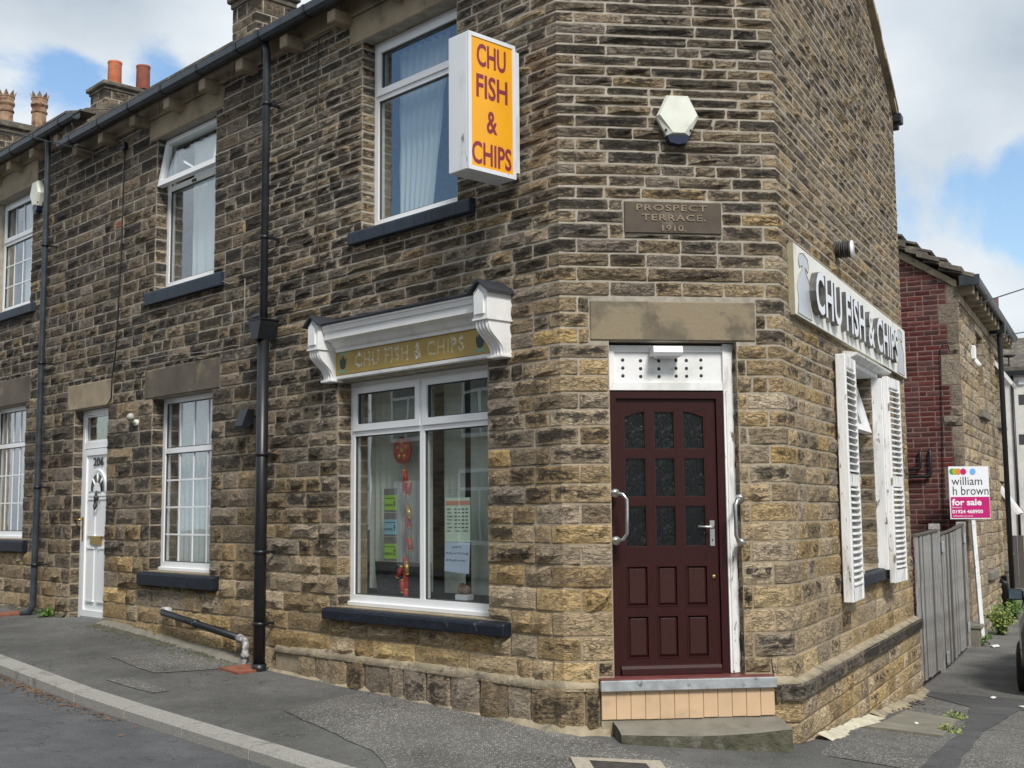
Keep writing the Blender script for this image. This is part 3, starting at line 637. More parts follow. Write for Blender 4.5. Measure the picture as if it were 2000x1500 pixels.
ALL=lay(WP,HC,-12.6,-4.05,RECTS,rs,tone,soot,rough,slen,ztop=gable,zbot=zb_,basef=plinth)+lay(WP,COURSES,-4.05,CW+5.65,RECTS+[BAND],rs,tone,soot,rough,slen,ztop=gable,zbot=zb_,basef=plinth)
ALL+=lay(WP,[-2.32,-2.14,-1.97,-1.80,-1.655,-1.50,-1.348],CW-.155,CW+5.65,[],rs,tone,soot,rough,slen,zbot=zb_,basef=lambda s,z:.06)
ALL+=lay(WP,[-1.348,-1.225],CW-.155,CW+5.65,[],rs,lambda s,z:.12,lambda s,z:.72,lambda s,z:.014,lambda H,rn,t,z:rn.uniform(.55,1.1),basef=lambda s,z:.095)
shopST=[i for i in ALL if i[0]>-4.05]; h206=[i for i in ALL if -8.32<i[0]<=-4.05]; h208=[i for i in ALL if i[0]<=-8.32]
for k,(sd,side) in dict(shop=(-2.745,1),upbig=(-2.41,1),entrance=(1.305,-1),side=(CW+3.57,-1)).items():
    o=OP[k]; shopST+=reveal(WP,sd,side,o[2],o[3],.14 if k!='side' else .3,COURSES,rs,.38,.5)
for k,sd in dict(midup=-6.27,midlow=-6.256,door206=-8.275).items():
    o=OP[k]; h206+=reveal(WP,sd,1,o[2],o[3],.14,HC,rs,.22,.62)
shop=thing('corner_shop','two storey sooty sandstone corner shop with maroon door across its cut off corner','shop',FL,(0,0,-1.52))
h6=thing('terraced_house','sooty stone terraced house with white door numbered 206 adjoining the shop','house',FL,(-6.2,0,-1.25),'houses of the terrace')
h8=thing('terraced_house','stone terraced house at left edge with higher gutter and Georgian barred windows','house',FL,(-10.3,0,-1.2),'houses of the terrace')
ZT=4.62
def wallpart(parent,mb):
    return obj('wall',mb,M['mortar'],parent,WZ)
WZ=Frame((0,0),0); WZ.M=Matrix.Identity(4)
wm=wall_mesh(WP,-4.05,CW+5.65,-2.3,4.62,[OP[k] for k in ('shop','upbig','entrance','side')],ztop=gable)
# plinth core and far walls that close the building
for a,b in ((-3.62,0),(0,.24),(1.49,CW),(CW,CW+5.65)):
    q=.053
    wm.add([WP.pos(a,-2.3,q),WP.pos(b,-2.3,q),WP.pos(b,-1.228,q),WP.pos(a,-1.228,q),WP.pos(a,-1.2,.0),WP.pos(b,-1.2,.0),WP.pos(a,-2.3,0),WP.pos(b,-2.3,0)],[(0,1,2,3),(3,2,5,4),(0,3,4,6),(1,7,5,2)])
bk=[(-4.05,6.6),(0,6.6)]
c1=FL.p(-4.05,0,0); c2=FL.p(-4.05,6.6,0); c3=FR.p(5.65,0,0)
cm=FL.p(-4.05,3.3,0); wm.add([(c1.x,c1.y,-.7),(c2.x,c2.y,-.7),(c2.x,c2.y,4.4+ZO),(cm.x,cm.y,6.1+ZO),(c1.x,c1.y,4.4+ZO)],[(0,1,2,3,4)])
for p,q,z in ((c2,c3,4.6),):
    wm.add([(p.x,p.y,-.7),(q.x,q.y,-.7),(q.x,q.y,z+ZO),(p.x,p.y,z+ZO)],[(0,1,2,3)])
# floors, so that the rooms are rooms
for z in (-1.15,1.95):
    wm.add([WP.pos(-4.05,z,-.33),WP.pos(0,z,-.33),WP.pos(CW,z,-.33),WP.pos(CW+5.6,z,-.33),(c2.x,c2.y,z+ZO)],[(0,1,2,3,4)])
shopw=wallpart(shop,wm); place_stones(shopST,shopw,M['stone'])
wm=wall_mesh(WP,-8.32,-4.05,-2.2,4.62,[OP[k] for k in ('midup','midlow','door206')])
for x0,x1 in ((-8.32,-4.05),):
    for z in (-1.15,1.95): wm.add([FL.p(x0,.33,z),FL.p(x1,.33,z),FL.p(x1,6.6,z),FL.p(x0,6.6,z)],[(0,1,2,3)])
    wm.add([FL.p(x0,6.6,-2.2),FL.p(x1,6.6,-2.2),FL.p(x1,6.6,4.6),FL.p(x0,6.6,4.6)],[(0,1,2,3)]); wm.add([FL.p(x0,0.3,-2.2),FL.p(x0,6.6,-2.2),FL.p(x0,6.6,4.6),FL.p(x0,.3,4.6)],[(0,1,2,3)])
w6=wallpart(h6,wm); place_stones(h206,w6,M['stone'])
wm=wall_mesh(WP,-12.6,-8.32,-2.2,4.95,[OP[k] for k in ('leftup','leftlow')])
for z in (-1.15,2.2): wm.add([FL.p(-12.6,.33,z),FL.p(-8.32,.33,z),FL.p(-8.32,6.6,z),FL.p(-12.6,6.6,z)],[(0,1,2,3)])
wm.add([FL.p(-12.6,6.6,-2.2),FL.p(-8.32,6.6,-2.2),FL.p(-8.32,6.6,4.9),FL.p(-12.6,6.6,4.9)],[(0,1,2,3)]); wm.add([FL.p(-12.6,0,-2.2),FL.p(-12.6,6.6,-2.2),FL.p(-12.6,6.6,4.9),FL.p(-12.6,0,4.9)],[(0,1,2,3)])
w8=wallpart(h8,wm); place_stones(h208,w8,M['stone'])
# mortar fillet on the plinth
for a,b in ((-3.66,0),(0,.235),(1.495,CW),(CW,CW+5.65)):
    mb=MB()
    nn=max(1,int((b-a)/.25)); rr=random.Random(8)
    for i in range(nn):
        p,q=a+(b-a)*i/nn,a+(b-a)*(i+1)/nn
        def zz(t): return (-1.205 if a>=CW else -1.178)+.022*noise.noise((t*2.3,.3,.7))
        o1=.102 if a>=CW else .074
        mb.add([WP.pos(p,-1.245,o1),WP.pos(q,-1.245,o1),WP.pos(q,zz(q),.004),WP.pos(p,zz(p),.004),WP.pos(p,-1.26,.03),WP.pos(q,-1.26,.03)],[(0,1,2,3),(4,5,1,0)],True)
    obj('plinth_fillet',mb,M['fillet'],shop,WZ)
# ragged cement and whitewash where the walls meet the pavement
def skirt(parent,sa,sb,name,m,h,w,seed,out=.055):
    mb=MB(); n=max(4,int((sb-sa)/.05)); rr=random.Random(seed); pr=[]
    for i in range(n+1):
        t=sa+(sb-sa)*i/n; p=WP.pos(t,0,out+.02); g=gz(p[0],p[1]); q=noise.noise((t*2.1,seed,0))*.7+noise.noise((t*9,seed,3))*.45; a=h*max(.2,.7+.35*noise.noise((t*2.1,seed+.37,.2))+.22*noise.noise((t*7,seed+.61,3.3))); b=w*max(.2,.8+.6*noise.noise((t*1.7,seed+.23,8.4))+.3*noise.noise((t*8,seed+.77,5.1)))
        pr.append([WP.pos(t,g+a,out),WP.pos(t,g+a*.45,out+b*.45),WP.pos(t,g-.02,out+b)])
    for i in range(n):
        for k in range(2): mb.f.append((i*3+k,i*3+k+1,i*3+k+4,i*3+k+3)); mb.sm.append(True)
    mb.v=[q for r3 in pr for q in r3]
    return obj(name,mb,m,parent,WZ)
skirt(shop,-3.7,-.05,'cement_skirt',M['fillet'],.035,.05,1,.06); skirt(shop,-.5,.30,'cement_skirt',M['fillet'],.07,.10,2,.06)
skirt(h6,-7.3,-3.75,'cement_skirt',M['concrete'],.06,.17,3,0); skirt(h8,-12,-8.3,'cement_skirt',M['moss'],.06,.12,4,0)
skirt(shop,CW+.35,CW+2.4,'whitewash_skirt',mat('cream_whitewash',(.55,.51,.39),.9,nz=(8,.25),blot=(9,.62,(.35,.31,.22),.05)),.06,.20,5,.085)
skirt(shop,CW+2.4,CW+5.6,'cement_skirt',M['fillet'],.06,.20,6,.085)

# dressed stone: lintels, sills, cornice band, corbels
def block(name,parent,F,r,m,proud,back=.05,bev=.008,dx=0,seed=0):
    mb=MB(); mb.box(r[0]-dx+.004,r[1]-dx-.004,-proud,back,r[2]+.004,r[3]-.004,bev); return obj(name,mb,m,parent,F)
def lintel(parent,F,r,m,dx=0,depth=.14):
    mb=MB(); mb.box(r[0]-dx+.004,r[1]-dx-.004,-.012,depth,r[2]+.003,r[3]-.004,.008); return obj('lintel',mb,m,parent,F)
lintel(shop,FL,BL['upbigl'],M['lintel']); lintel(h6,FL,BL['midupl'],M['lintel']); lintel(h6,FL,BL['midlowl'],M['lintel_dark']); lintel(h6,FL,BL['doorl'],M['lintel'])
lintel(h8,FL,BL['leftupl'],M['lintel']); lintel(h8,FL,BL['leftlowl'],M['lintel_dark']); lintel(shop,FC,BL['lint'],mat('stained_lintel_stone',(.150,.125,.088),.9,nz=(5,.3),bump=(40,.5,.010),blot=[(1.7,.49,(.255,.205,.135),.045),(26,.71,(.06,.05,.045),.03)]))
def sill(parent,F,r,proud,dx=0,slope=.012,m=None):
    mb=MB(); x0,x1=r[0]-dx,r[1]-dx; n=10; rr=random.Random(int(abs(x0)*91))
    mb.prism([(-proud,r[2]),(-proud-.002,r[3]-.03),(-proud+.012,r[3]-.014),(.15,r[3]+.002),(.15,r[2])],x0,x1,'x'); o=obj('window_sill',mb,m or M['sill'],parent,F)
    mod=o.modifiers.new('bevel','BEVEL'); mod.width=.008; mod.segments=1; return o
sill(shop,FL,BL['shopsill'],.085); sill(shop,FL,BL['upbigs'],.07,m=M['sill_slate']); sill(h6,FL,BL['midups'],.06,m=M['sill_slate']); sill(h6,FL,BL['midlows'],.075); sill(h8,FL,BL['leftups'],.06,m=M['sill_slate']); sill(h8,FL,BL['leftlows'],.07)
sill(shop,FR,BL['sidesill'],.07,CW)
def eaves(parent,x0,x1,z0,z1,corb,gz0,gx0,gx1):
    x=x0; rr=random.Random(int(abs(x0)*7))
    while x<x1-.05:
        L=min(x1-x,rr.uniform(.5,1.0)); mb=MB(); mb.box(x+.004,x+L-.004,-.03-rr.uniform(0,.008),.05,z0,z1,.006); obj('eaves_stone',mb,M['lintel'],parent,FL); x+=L
    for c in corb:
        mb=MB(); mb.box(c-.062,c+.062,-.20,.03,z0-.075+rr.uniform(-.005,.005),z0+.045,.01); obj('corbel',mb,M['lintel'],parent,FL)
    mb=MB(); w=.11; yb=-.30; prof=[(yb,gz0+.085),(yb-.006,gz0+.088),(yb,gz0+.03),(yb+.03,gz0),(yb+w-.03,gz0),(yb+w,gz0+.03),(yb+w,gz0+.085)]
    prof=[(yb,gz0+.09),(yb+.004,gz0+.028),(yb+.034,gz0),(yb+w-.03,gz0),(yb+w,gz0+.028),(yb+w,gz0+.09),(yb+w-.008,gz0+.09),(yb+w-.010,gz0+.03),(yb+.014,gz0+.03),(yb+.010,gz0+.09)]
    mb.prism(prof,gx0,gx1,'x'); g=obj('gutter',mb,M['gutter'],parent,FL)
    x=gx0+.35
    while x<gx1:
        mb=MB(); mb.prism([(yb-.006,gz0+.095),(yb-.003,gz0+.024),(yb+.03,gz0-.007),(yb+w-.026,gz0-.007),(yb+w+.005,gz0+.025),(yb+w+.005,gz0+.095)],x-.02,x+.02,'x'); obj('gutter_bracket',mb,M['black'],g,FL); x+=.78
    mb=MB(); mb.box(gx0+.03,gx1,-.19,.02,z1-.008,z1+.014); obj('soffit_board',mb,M['wood_dark'],parent,FL)
eaves(shop,-4.05,-.02,4.43,4.615,[-3.4,-2.62,-1.84,-1.06,-.3],4.49,-4.049,.02); eaves(h6,-8.32,-4.05,4.43,4.615,[-8.06,-7.33,-6.52,-5.71,-4.94,-4.2],4.49,-8.36,-4.05)
eaves(h8,-12.6,-8.32,4.72,4.905,[-11.7,-10.95,-10.19,-9.41,-8.64],4.78,-12.6,-7.93)
# roofs
def roof(parent,x0,x1,z0,ridge_z,yr=3.3,back=6.6,steps=14):
    mb=MB()
    for i in range(steps):
        a,b=i/steps,(i+1)/steps; y0=-.24+(yr+.24)*a; y1=-.24+(yr+.24)*b+.05; za=z0+(ridge_z-z0)*a; zb=z0+(ridge_z-z0)*b
        mb.prism([(y0,za+.012),(y0,za+.042),(y1,zb+.03),(y1,zb-.0)],x0,x1,'x')
    mb.prism([(yr,ridge_z-.05),(yr,ridge_z+.05),(back+.2,z0+.1),(back+.2,z0)],x0,x1,'x')
    mb.prism([(yr-.12,ridge_z),(yr,ridge_z+.11),(yr+.12,ridge_z)],x0,x1,'x'); return obj('roof',mb,M['slate'],parent,FL)
r6=roof(h6,-8.32,-4.05,4.62,5.95); r8=roof(h8,-12.6,-8.24,4.92,6.25)
mb=MB(); mb.prism([(-.22,4.60),(3.3,5.93),(6.7,4.6),(3.3,6.23),(-.22,4.93)],-8.31,-8.245,'x'); obj('verge_wall',mb,M['slate'],h8,FL)
# shop roof: two slopes meeting the side gable
mb=MB()
def P3(F,x,y,z): p=F.p(x,y,z); return (p.x,p.y,p.z)
ev=[P3(FL,-4.05,-.24,4.63),P3(FL,-.05,-.24,4.63),P3(FC,CW+.03,-.05,5.46),P3(FR,2.11,-.06,6.68),P3(FL,-4.05,3.3,6.68)]
bk=[P3(FL,-4.05,3.3,6.68),P3(FR,2.11,-.06,6.68),P3(FR,5.75,-.06,4.72),P3(FL,-4.05,6.8,4.72)]
for q in (ev,bk):
    n=len(q); lo=[(a,b,c-.06) for a,b,c in q]; mb.add(q+lo,[tuple(range(n)),tuple(range(n,2*n))[::-1]]+[(i,n+i,n+(i+1)%n,(i+1)%n) for i in range(n)])
rs_=obj('roof',mb,M['slate'],shop,WZ)
mb=MB(); rr=random.Random(2)
for i in range(22):                       # ragged stone slate edge on the verge of the side gable
    u=2.2+i*.16; z=6.62-(u-2.11)*.554; mb.prism([(u-.02,z-.02),(u+.20,z-.02-.115),(u+.20,z+.03-.115+rr.uniform(0,.02)),(u-.02,z+.035+rr.uniform(0,.02))],-.05-rr.uniform(0,.03),.3,'y')
obj('verge_slates',mb,M['lintel'],shop,FR)
mb=MB(); mb.box(5.62,5.80,-.10,.3,4.52,4.63,.012); mb.box(5.66,5.75,-.06,.2,4.45,4.53,.01); obj('gutter_end',mb,M['black'],shop,FR)
# chimneys
def chimney(parent,x0,x1,y0,y1,zb,zt,m,cap=.16,over=.06,pots=()):
    pl=Poly([FL.p(x0,y1,0)[:2],FL.p(x0,y0,0)[:2],FL.p(x1,y0,0)[:2],FL.p(x1,y1,0)[:2]],0)
    mb=MB(); mb.box(x0,x1,y0,y1,zb,zt); ch=obj('chimney',mb,M['mortar'],parent,FL)
    cs=[zb]; r_=random.Random(int(x0*10))
    while cs[-1]<zt-.09: cs.append(cs[-1]+r_.uniform(.11,.15))
    cs[-1]=zt
    its=lay(pl,cs,0,pl.s[-1],[],r_,lambda s,z:.18,lambda s,z:.6,lambda s,z:.016,lambda H,rn,t,z:rn.uniform(.22,.5),cornerleg=lambda c,p:(.12,.26) if p%2 else (.26,.12))
    for it in its:
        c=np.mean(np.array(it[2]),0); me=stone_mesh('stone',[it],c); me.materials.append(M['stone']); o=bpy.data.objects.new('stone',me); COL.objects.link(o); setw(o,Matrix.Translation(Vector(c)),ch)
    mb=MB(); mb.box(x0-over*.5,x1+over*.5,y0-over*.5,y1+over*.5,zt+.002,zt+cap*.4,.008); mb.box(x0-over*1.3,x1+over*1.3,y0-over*1.3,y1+over*1.3,zt+cap*.4+.002,zt+cap,.02); obj('chimney_cap',mb,M['slate'],ch,FL)
    for mb,m_ in pots: obj('chimney_pot',mb,m_,ch,FL)
def pot(x,y,z,r,h): return MB().lathe([(r*.96,0),(r,.01),(r*.97,h-.06),(r*1.0,h-.04),(r*1.04,h-.03),(r*1.04,h),(r*.86,h),(r*.84,h-.2)],x,y,z,20)
def crown(x,y,z,r,h):
    mb=MB(); prof=[(r*1.1,0),(r*1.06,.05),(r*.95,.06),(r*.92,h*.45),(r*1.05,h*.46),(r*1.07,h*.49),(r*.95,h*.5),(r*.93,h*.60),(r*1.12,h*.66),(r*1.12,h*.69),(r*.98,h*.72),(r*1.02,h*.82),(r*1.10,h*.84),(r*1.0,h*.86),(r*.8,h*.86),(r*.8,h*.5)]
    mb.lathe(prof,x,y,z,8,False)
    for k in range(8):
        a=2*PI*(k+.5)/8; b=PI/8*.92; ro=r*1.0
        p=lambda an,rd,zz:(x+rd*math.cos(an),y+rd*math.sin(an),z+zz)
        q=[p(a-b,ro,h*.85),p(a+b,ro,h*.85),p(a+b*.45,ro*1.08,h*.93),p(a,ro*1.22,h),p(a-b*.45,ro*1.08,h*.93)]
        qi=[p(a-b,ro*.86,h*.85),p(a+b,ro*.86,h*.85),p(a+b*.45,ro*.95,h*.93),p(a,ro*1.12,h),p(a-b*.45,ro*.95,h*.93)]
        mb.add(q+qi,[(0,1,2,3,4),(9,8,7,6,5)]+[(i,5+i,5+(i+1)%5,(i+1)%5) for i in range(5)])
    return mb
chimney(h8,-9.71,-9.05,2.9,3.56,6.2,7.62,M['stone'],.22,.06)
h9=thing('terraced_house','terrace house showing only its roof and chimney with two orange red pots','house',FL,(-15,0,-1.15),'houses of the terrace')
mb=MB(); mb.box(-17.2,-12.62,.0,6.6,-2.2,4.9); obj('wall',mb,M['oppstone'],h9,FL); roof(h9,-17.2,-12.62,4.93,6.1)
chimney(h9,-14.72,-14.13,2.9,3.66,6.2,7.57,M['stone'],.15,.06,[(pot(-14.42,3.2,7.72,.125,.5),M['terracotta']),(pot(-14.15,3.62,7.72,.125,.45),M['terracotta2'])])
h10=thing('terraced_house','farthest house of the terrace, only its chimney with two crown topped buff pots showing','house',FL,(-19.5,0,-1.1),'houses of the terrace')
mb=MB(); mb.box(-22.4,-17.22,.0,6.6,-2.2,4.9); obj('wall',mb,M['oppstone'],h10,FL); roof(h10,-22.4,-17.22,4.95,6.1)
chimney(h10,-21.0,-19.14,2.9,3.92,6.3,8.0,M['stone'],.24,.08,[(crown(-19.75,3.22,8.24,.17,.86),M['crown']),(crown(-19.2,3.72,8.2,.17,.82),M['crown'])])

# ------------------------------------------------------------------ windows
def ring(mb,x0,x1,z0,z1,y0,y1,w,wb=None,bev=.006):
    wb=wb or w
    # mitred bars with a chamfered inner edge
    def bar(a,b,c,d):
        o=[a,b]; i=[c,d]
        mb.add([(a[0],y0,a[1]),(b[0],y0,b[1]),(d[0],y0,d[1]),(c[0],y0,c[1]),(a[0],y1,a[1]),(b[0],y1,b[1]),(d[0],y1,d[1]),(c[0],y1,c[1])],[(0,1,2,3),(7,6,5,4),(0,4,5,1),(3,2,6,7),(0,3,7,4),(1,5,6,2)])
    e=.0008
    bar((x0+e,z0),(x1-e,z0),(x0+w+e,z0+wb),(x1-w-e,z0+wb)); bar((x1-e,z1),(x0+e,z1),(x1-w-e,z1-w),(x0+w+e,z1-w))
    bar((x0,z1-e),(x0,z0+e),(x0+w,z1-w-e),(x0+w,z0+wb+e)); bar((x1,z0+e),(x1,z1-e),(x1-w,z0+wb+e),(x1-w,z1-w-e))
def pane(parent,F,x0,x1,z0,z1,y,tilt=None,name='pane',m=None):
    mb=MB(); mb.box(x0,x1,y,y+.004,z0,z1); return obj(name,mb,m or M['glass'],parent,F)
def window(parent,F,r,y,trans=None,mull=None,sashes=(),bars=None,name='window',dx=0,frame=.055,bottom=None,barm=None):
    """uPVC window; sashes = cells that carry an opening sash; bars=(nx,nz) glazing bars per cell"""
    x0,x1,z0,z1=r[0]-dx+.005,r[1]-dx-.005,r[2]+.012,r[3]-.004
    mb=MB(); ring(mb,x0,x1,z0,z1,y,y+.07,frame,frame+.03)
    mb.box(x0-.004,x1+.004,y-.03,y+.03,z0-.012,z0+.028,.006)
    xs=[x0+frame]; zs=[z0+frame+.03]
    if mull is not None: mb.box(mull-.03,mull+.03,y+.004,y+.066,z0+.05,z1-.04); xs+=[mull-.03,mull+.03]
    if trans is not None: mb.box(x0+.03,x1-.03,y+.002,y+.068,trans-.028,trans+.028); zs+=[trans-.028,trans+.028]
    xs.append(x1-frame); zs.append(z1-frame)
    w=obj(name,mb,M['upvc'],parent,F)
    for i in range(0,len(xs),2):
        for j in range(0,len(zs),2):
            a,b,c,d=xs[i],xs[i+1],zs[j],zs[j+1]; cell=(i//2,j//2); t=0
            if cell in sashes:
                mb=MB(); ring(mb,a-.012,b+.012,c-.012,d+.012,y-.014,y+.05,.058); obj('sash',mb,M['upvc'],w,F); t=.046
                mb=MB(); ring(mb,a+t,b-t,c+t,d-t,y+.004,y+.03,.008); obj('gasket',mb,M['upvc_grey'],w,F)
            else:
                mb=MB(); ring(mb,a,b,c,d,y+.014,y+.03,.010); obj('gasket',mb,M['upvc_grey'],w,F)
            pane(w,F,a+t-.004,b-t+.004,c+t-.004,d-t+.004,y+.026)
            if bars:
                nx,nz=bars[cell] if isinstance(bars,dict) else bars; mb=MB(); q=.009
                for k in range(1,nx+1):
                    xx=a+t+(b-a-2*t)*k/(nx+1); mb.box(xx-q,xx+q,y+.018,y+.025,c+t,d-t)
                for k in range(1,nz+1):
                    zz=c+t+(d-c-2*t)*k/(nz+1); mb.box(a+t,b-t,y+.019,y+.024,zz-q,zz+q)
                obj('glazing_bars',mb,M['upvc'],w,F)
    return w
window(shop,FL,OP['shop'],.135,trans=.70,mull=-1.745,sashes={(0,1),(1,1)})
window(shop,FL,OP['upbig'],.135,trans=3.66,sashes={(0,1)})
window(h6,FL,OP['midlow'],.135,trans=.69,bars={(0,0):(3,3),(0,1):(3,0)})
window(h8,FL,OP['leftup'],.12,trans=3.80,sashes={(0,1)},bars={(0,0):(3,2),(0,1):(3,0)})
window(h8,FL,OP['leftlow'],.12,trans=.95,bars={(0,0):(4,2),(0,1):(4,0)})
w=window(h6,FL,OP['midup'],.135,trans=3.62)
# the top light of that window stands open, hung from its head: swing it out
def hung_sash(parent,F,x0,x1,zt,h,y,ang,m=M['upvc']):
    mb=MB(); ring(mb,x0,x1,-h,0,-.03,.03,.06); g=MB(); g.box(x0+.05,x1-.05,.0,.014,-h+.05,-.05)
    T=F.M@Matrix.Translation(Vector((0,y,zt)))@Matrix.Rotation(-R(ang),4,'X')
    f2=Frame((0,0),0); f2.M=T; o=obj('open_sash',mb,m,parent,f2); obj('pane',g,M['glass'],o,f2); return o
for c in list(w.children):
    if c.name.startswith('pane') and c.matrix_basis.translation.z>1.0: bpy.data.objects.remove(c)
hung_sash(w,FL,-6.255,-4.985,4.175,.55,.125,10)
mb=MB(); mb.box(-5.7,-5.62,.12,.135,3.60,3.625); obj('stay',mb,M['iron'],w,FL)
# side window behind the shutters
ws=window(shop,FR,OP['side'],.20,trans=.70,sashes={(0,1)},dx=CW)
hung_sash(ws,FR,2.33,3.52,1.26,.54,.17,15)
# shutters and surround of the side window
def shutter(name,label,x0,n0,x1,n1,zb,zt,t=.05,seed=1,broken=False):
    d=Vector((x1-x0,-(n1-n0),0)); L=d.length; a=math.atan2(d.y,d.x)
    f2=Frame((0,0),0); f2.M=FR.M@Matrix.Translation(Vector((x0,-n0,0)))@Matrix.Rotation(a,4,'Z')
    mb=MB(); w=.065
    mb.box(0,w,-t/2,t/2,zb,zt,.006); mb.box(L-w,L,-t/2,t/2,zb,zt,.006); mid=(zb+zt)/2-.02
    mb.box(w+.001,L-w-.001,-t/2+.004,t/2-.004,zt-.10,zt,.004); mb.box(w+.001,L-w-.001,-t/2+.004,t/2-.004,zb,zb+.13,.004); mb.box(w+.001,L-w-.001,-t/2+.004,t/2-.004,mid-.055,mid+.055,.004)
    sh=obj(name,mb,M['flaky'],shop,f2,label=label); rr=random.Random(seed)
    for za,zc in ((zb+.13,mid-.055),(mid+.055,zt-.10)):
        n=16
        for k in range(n):
            z=za+(zc-za)*(k+.5)/n; h=.036; mb=MB(); tt=rr.uniform(-.003,.003)
            mb.prism([(-t/2-.010,z-h*.42+tt),(-t/2-.010,z-h*.42+.010+tt),(t/2-.008,z+h*.5+.008),(t/2-.008,z+h*.5-.003)],w-.003,L-w+.003,'x'); obj('slat',mb,M['flaky'],sh,f2)
    for z in (zb+.25,zt-.3,mid):
        mb=MB(); mb.box(-.012 if not broken else L-.02,.02 if not broken else L+.012,-t/2-.008,-t/2-.001,z-.035,z+.035); obj('hinge',mb,M['hinge'],sh,f2)
    return sh
shutter('shutter','near shutter with peeling edge standing off the wall',1.74,.07,2.30,.055,-.79,1.33,.085,1,True)
shutter('shutter','far louvred shutter beyond the side window',3.62,.125,4.16,.155,-.73,1.31,.06,2)
mb=MB(); mb.box(3.575,3.62,-.10,.02,-.60,1.29,.005); mb.box(2.26,2.30,-.035,.02,-.56,1.29,.004); mb.box(2.25,3.66,-.05,.16,1.292,1.34,.005); obj('window_casing',mb,M['flaky'],shop,FR)
mb=MB(); mb.prism([(.02,1.342),(-.05,1.342),(-.13,1.375),(-.135,1.392),(.02,1.42)],2.2,3.98,'x'); obj('window_hood',mb,M['flaky'],shop,FR)

# ------------------------------------------------------------------ house door 206
y=.11; x0,x1=-8.27,-7.35
mb=MB(); ring(mb,x0,x1,-1.235,1.262,y,y+.07,.06); mb.box(x0+.05,x1-.05,y+.003,y+.067,.80,.875)
df=obj('door_frame',mb,M['upvc'],h6,FL); pane(df,FL,x0+.06,x1-.06,.875,1.20,y+.03); mb=MB(); ring(mb,x0+.06,x1-.06,.875,1.20,y+.012,y+.028,.022); obj('glazing_bead',mb,M['upvc'],df,FL)
d0,d1=x0+.075,x1-.075
mb=MB(); ring(mb,d0,d1,-1.19,.79,y-.012,y+.04,.075); mb.box(d0+.07,d1-.07,y+.008,y+.03,-1.13,.72); dr=obj('front_door',mb,M['upvc'],h6,FL)
dc=(d0+d1)/2
mb=MB()
for sx in (-1,1):
    for za,zb in ((-.99,-.40),(-.22,.18)):
        a,b=sorted((dc+sx*.06,dc+sx*.255)); mb.box(a-.008,b+.008,y-.012,y+.012,zb,zb+.028,.003); mb.box(a-.008,b+.008,y-.012,y+.012,za-.028,za,.003); mb.box(a,b,y-.002,y+.012,za+.004,zb-.004,.005)
mb.box(dc-.25,dc+.25,y-.012,y+.012,.22,.25,.003)
obj('door_panel',mb,M['upvc'],dr,FL)
mb=MB(); n=16; outer=[(dc+.235*math.cos(PI*k/n),.275+.26*math.sin(PI*k/n)) for k in range(n+1)]; inner=[(dc+.185*math.cos(PI*k/n),.285+.205*math.sin(PI*k/n)) for k in range(n+1)]
for k in range(n): mb.add([(*[outer[k][0]],y-.014,outer[k][1]),(outer[k+1][0],y-.014,outer[k+1][1]),(inner[k+1][0],y-.008,inner[k+1][1]),(inner[k][0],y-.008,inner[k][1])],[(0,3,2,1)]); mb.add([(outer[k][0],y-.014,outer[k][1]),(outer[k+1][0],y-.014,outer[k+1][1]),(outer[k+1][0],y+.01,outer[k+1][1]),(outer[k][0],y+.01,outer[k][1])],[(0,1,2,3)])
for k in (4,8,12): mb.tube([(dc+.09*math.cos(PI*k/n),y-.006,.285+.10*math.sin(PI*k/n)),(inner[k][0],y-.006,inner[k][1])],.012,6)
for k in range(n): mb.add([(dc+.10*math.cos(PI*k/n),y-.012,.28+.11*math.sin(PI*k/n)),(dc+.10*math.cos(PI*(k+1)/n),y-.012,.28+.11*math.sin(PI*(k+1)/n)),(dc,y-.012,.28)],[(2,1,0)])
obj('fanlight_frame',mb,M['upvc'],dr,FL)
mb=MB(); mb.add([(p[0],y-.001,p[1]) for p in inner],[tuple(range(n+1))[::-1]]); obj('fanlight_glass',mb,M['carglass'],dr,FL)
mb=text(MB(),'206',dc-.135,dc+.135,.585,.685,y-.006,.006,.012); obj('door_number',mb,M['ink'],dr,FL)
mb=MB(); mb.lathe([(.012,0),(.028,.015),(.03,.05),(.015,.07)],dc,y-.02,.17,10); mb.tube([(dc-.03,y-.02,.17),(dc-.038,y-.03,.11),(dc,y-.035,.07),(dc+.038,y-.03,.11),(dc+.03,y-.02,.17)],.011,6); mb.tube([(dc,y-.02,.23),(dc,y-.02,.29)],[.02,.008],6); obj('knocker',mb,M['iron'],dr,FL)
mb=MB(); mb.box(dc-.14,dc+.14,y-.022,y-.012+.02,-.345,-.245,.004); obj('letter_plate',mb,M['brass'],dr,FL)
mb=MB(); mb.box(d0+.018,d0+.05,y-.022,y-.012,-.30,-.02,.003); mb.tube([(d0+.034,y-.02,-.05),(d0+.034,y-.065,-.05),(d0+.02,y-.07,-.05),(d0-.085,y-.07,-.05)],.011,8); obj('door_handle',mb,M['brass'],dr,FL)
mb=MB(); mb.box(-8.5,-7.2,-.14,.2,-1.36,-1.25,.012); obj('door_threshold',mb,M['concrete'],h6,FL)

# ------------------------------------------------------------------ shop entrance on the chamfer
mb=MB(); yj=.085
mb.prism([(.366,-1.17),(.418,-1.17),(.418,.812),(1.165,.812),(1.165,-1.17),(1.217,-1.17),(1.217,.862),(.366,.862)],yj-.005,yj+.09,'y')
ef=obj('door_frame',mb,M['maroon'],shop,FC)
mb=MB(); lx0,lx1,ly=.421,1.162,yj+.02
cols=[(.478,.640),(.700,.857),(.916,1.080)]
rows=[(.442,.722),(.095,.383),(-.262,.037)]; prow=[(-.686,-.394),(-1.05,-.747)]
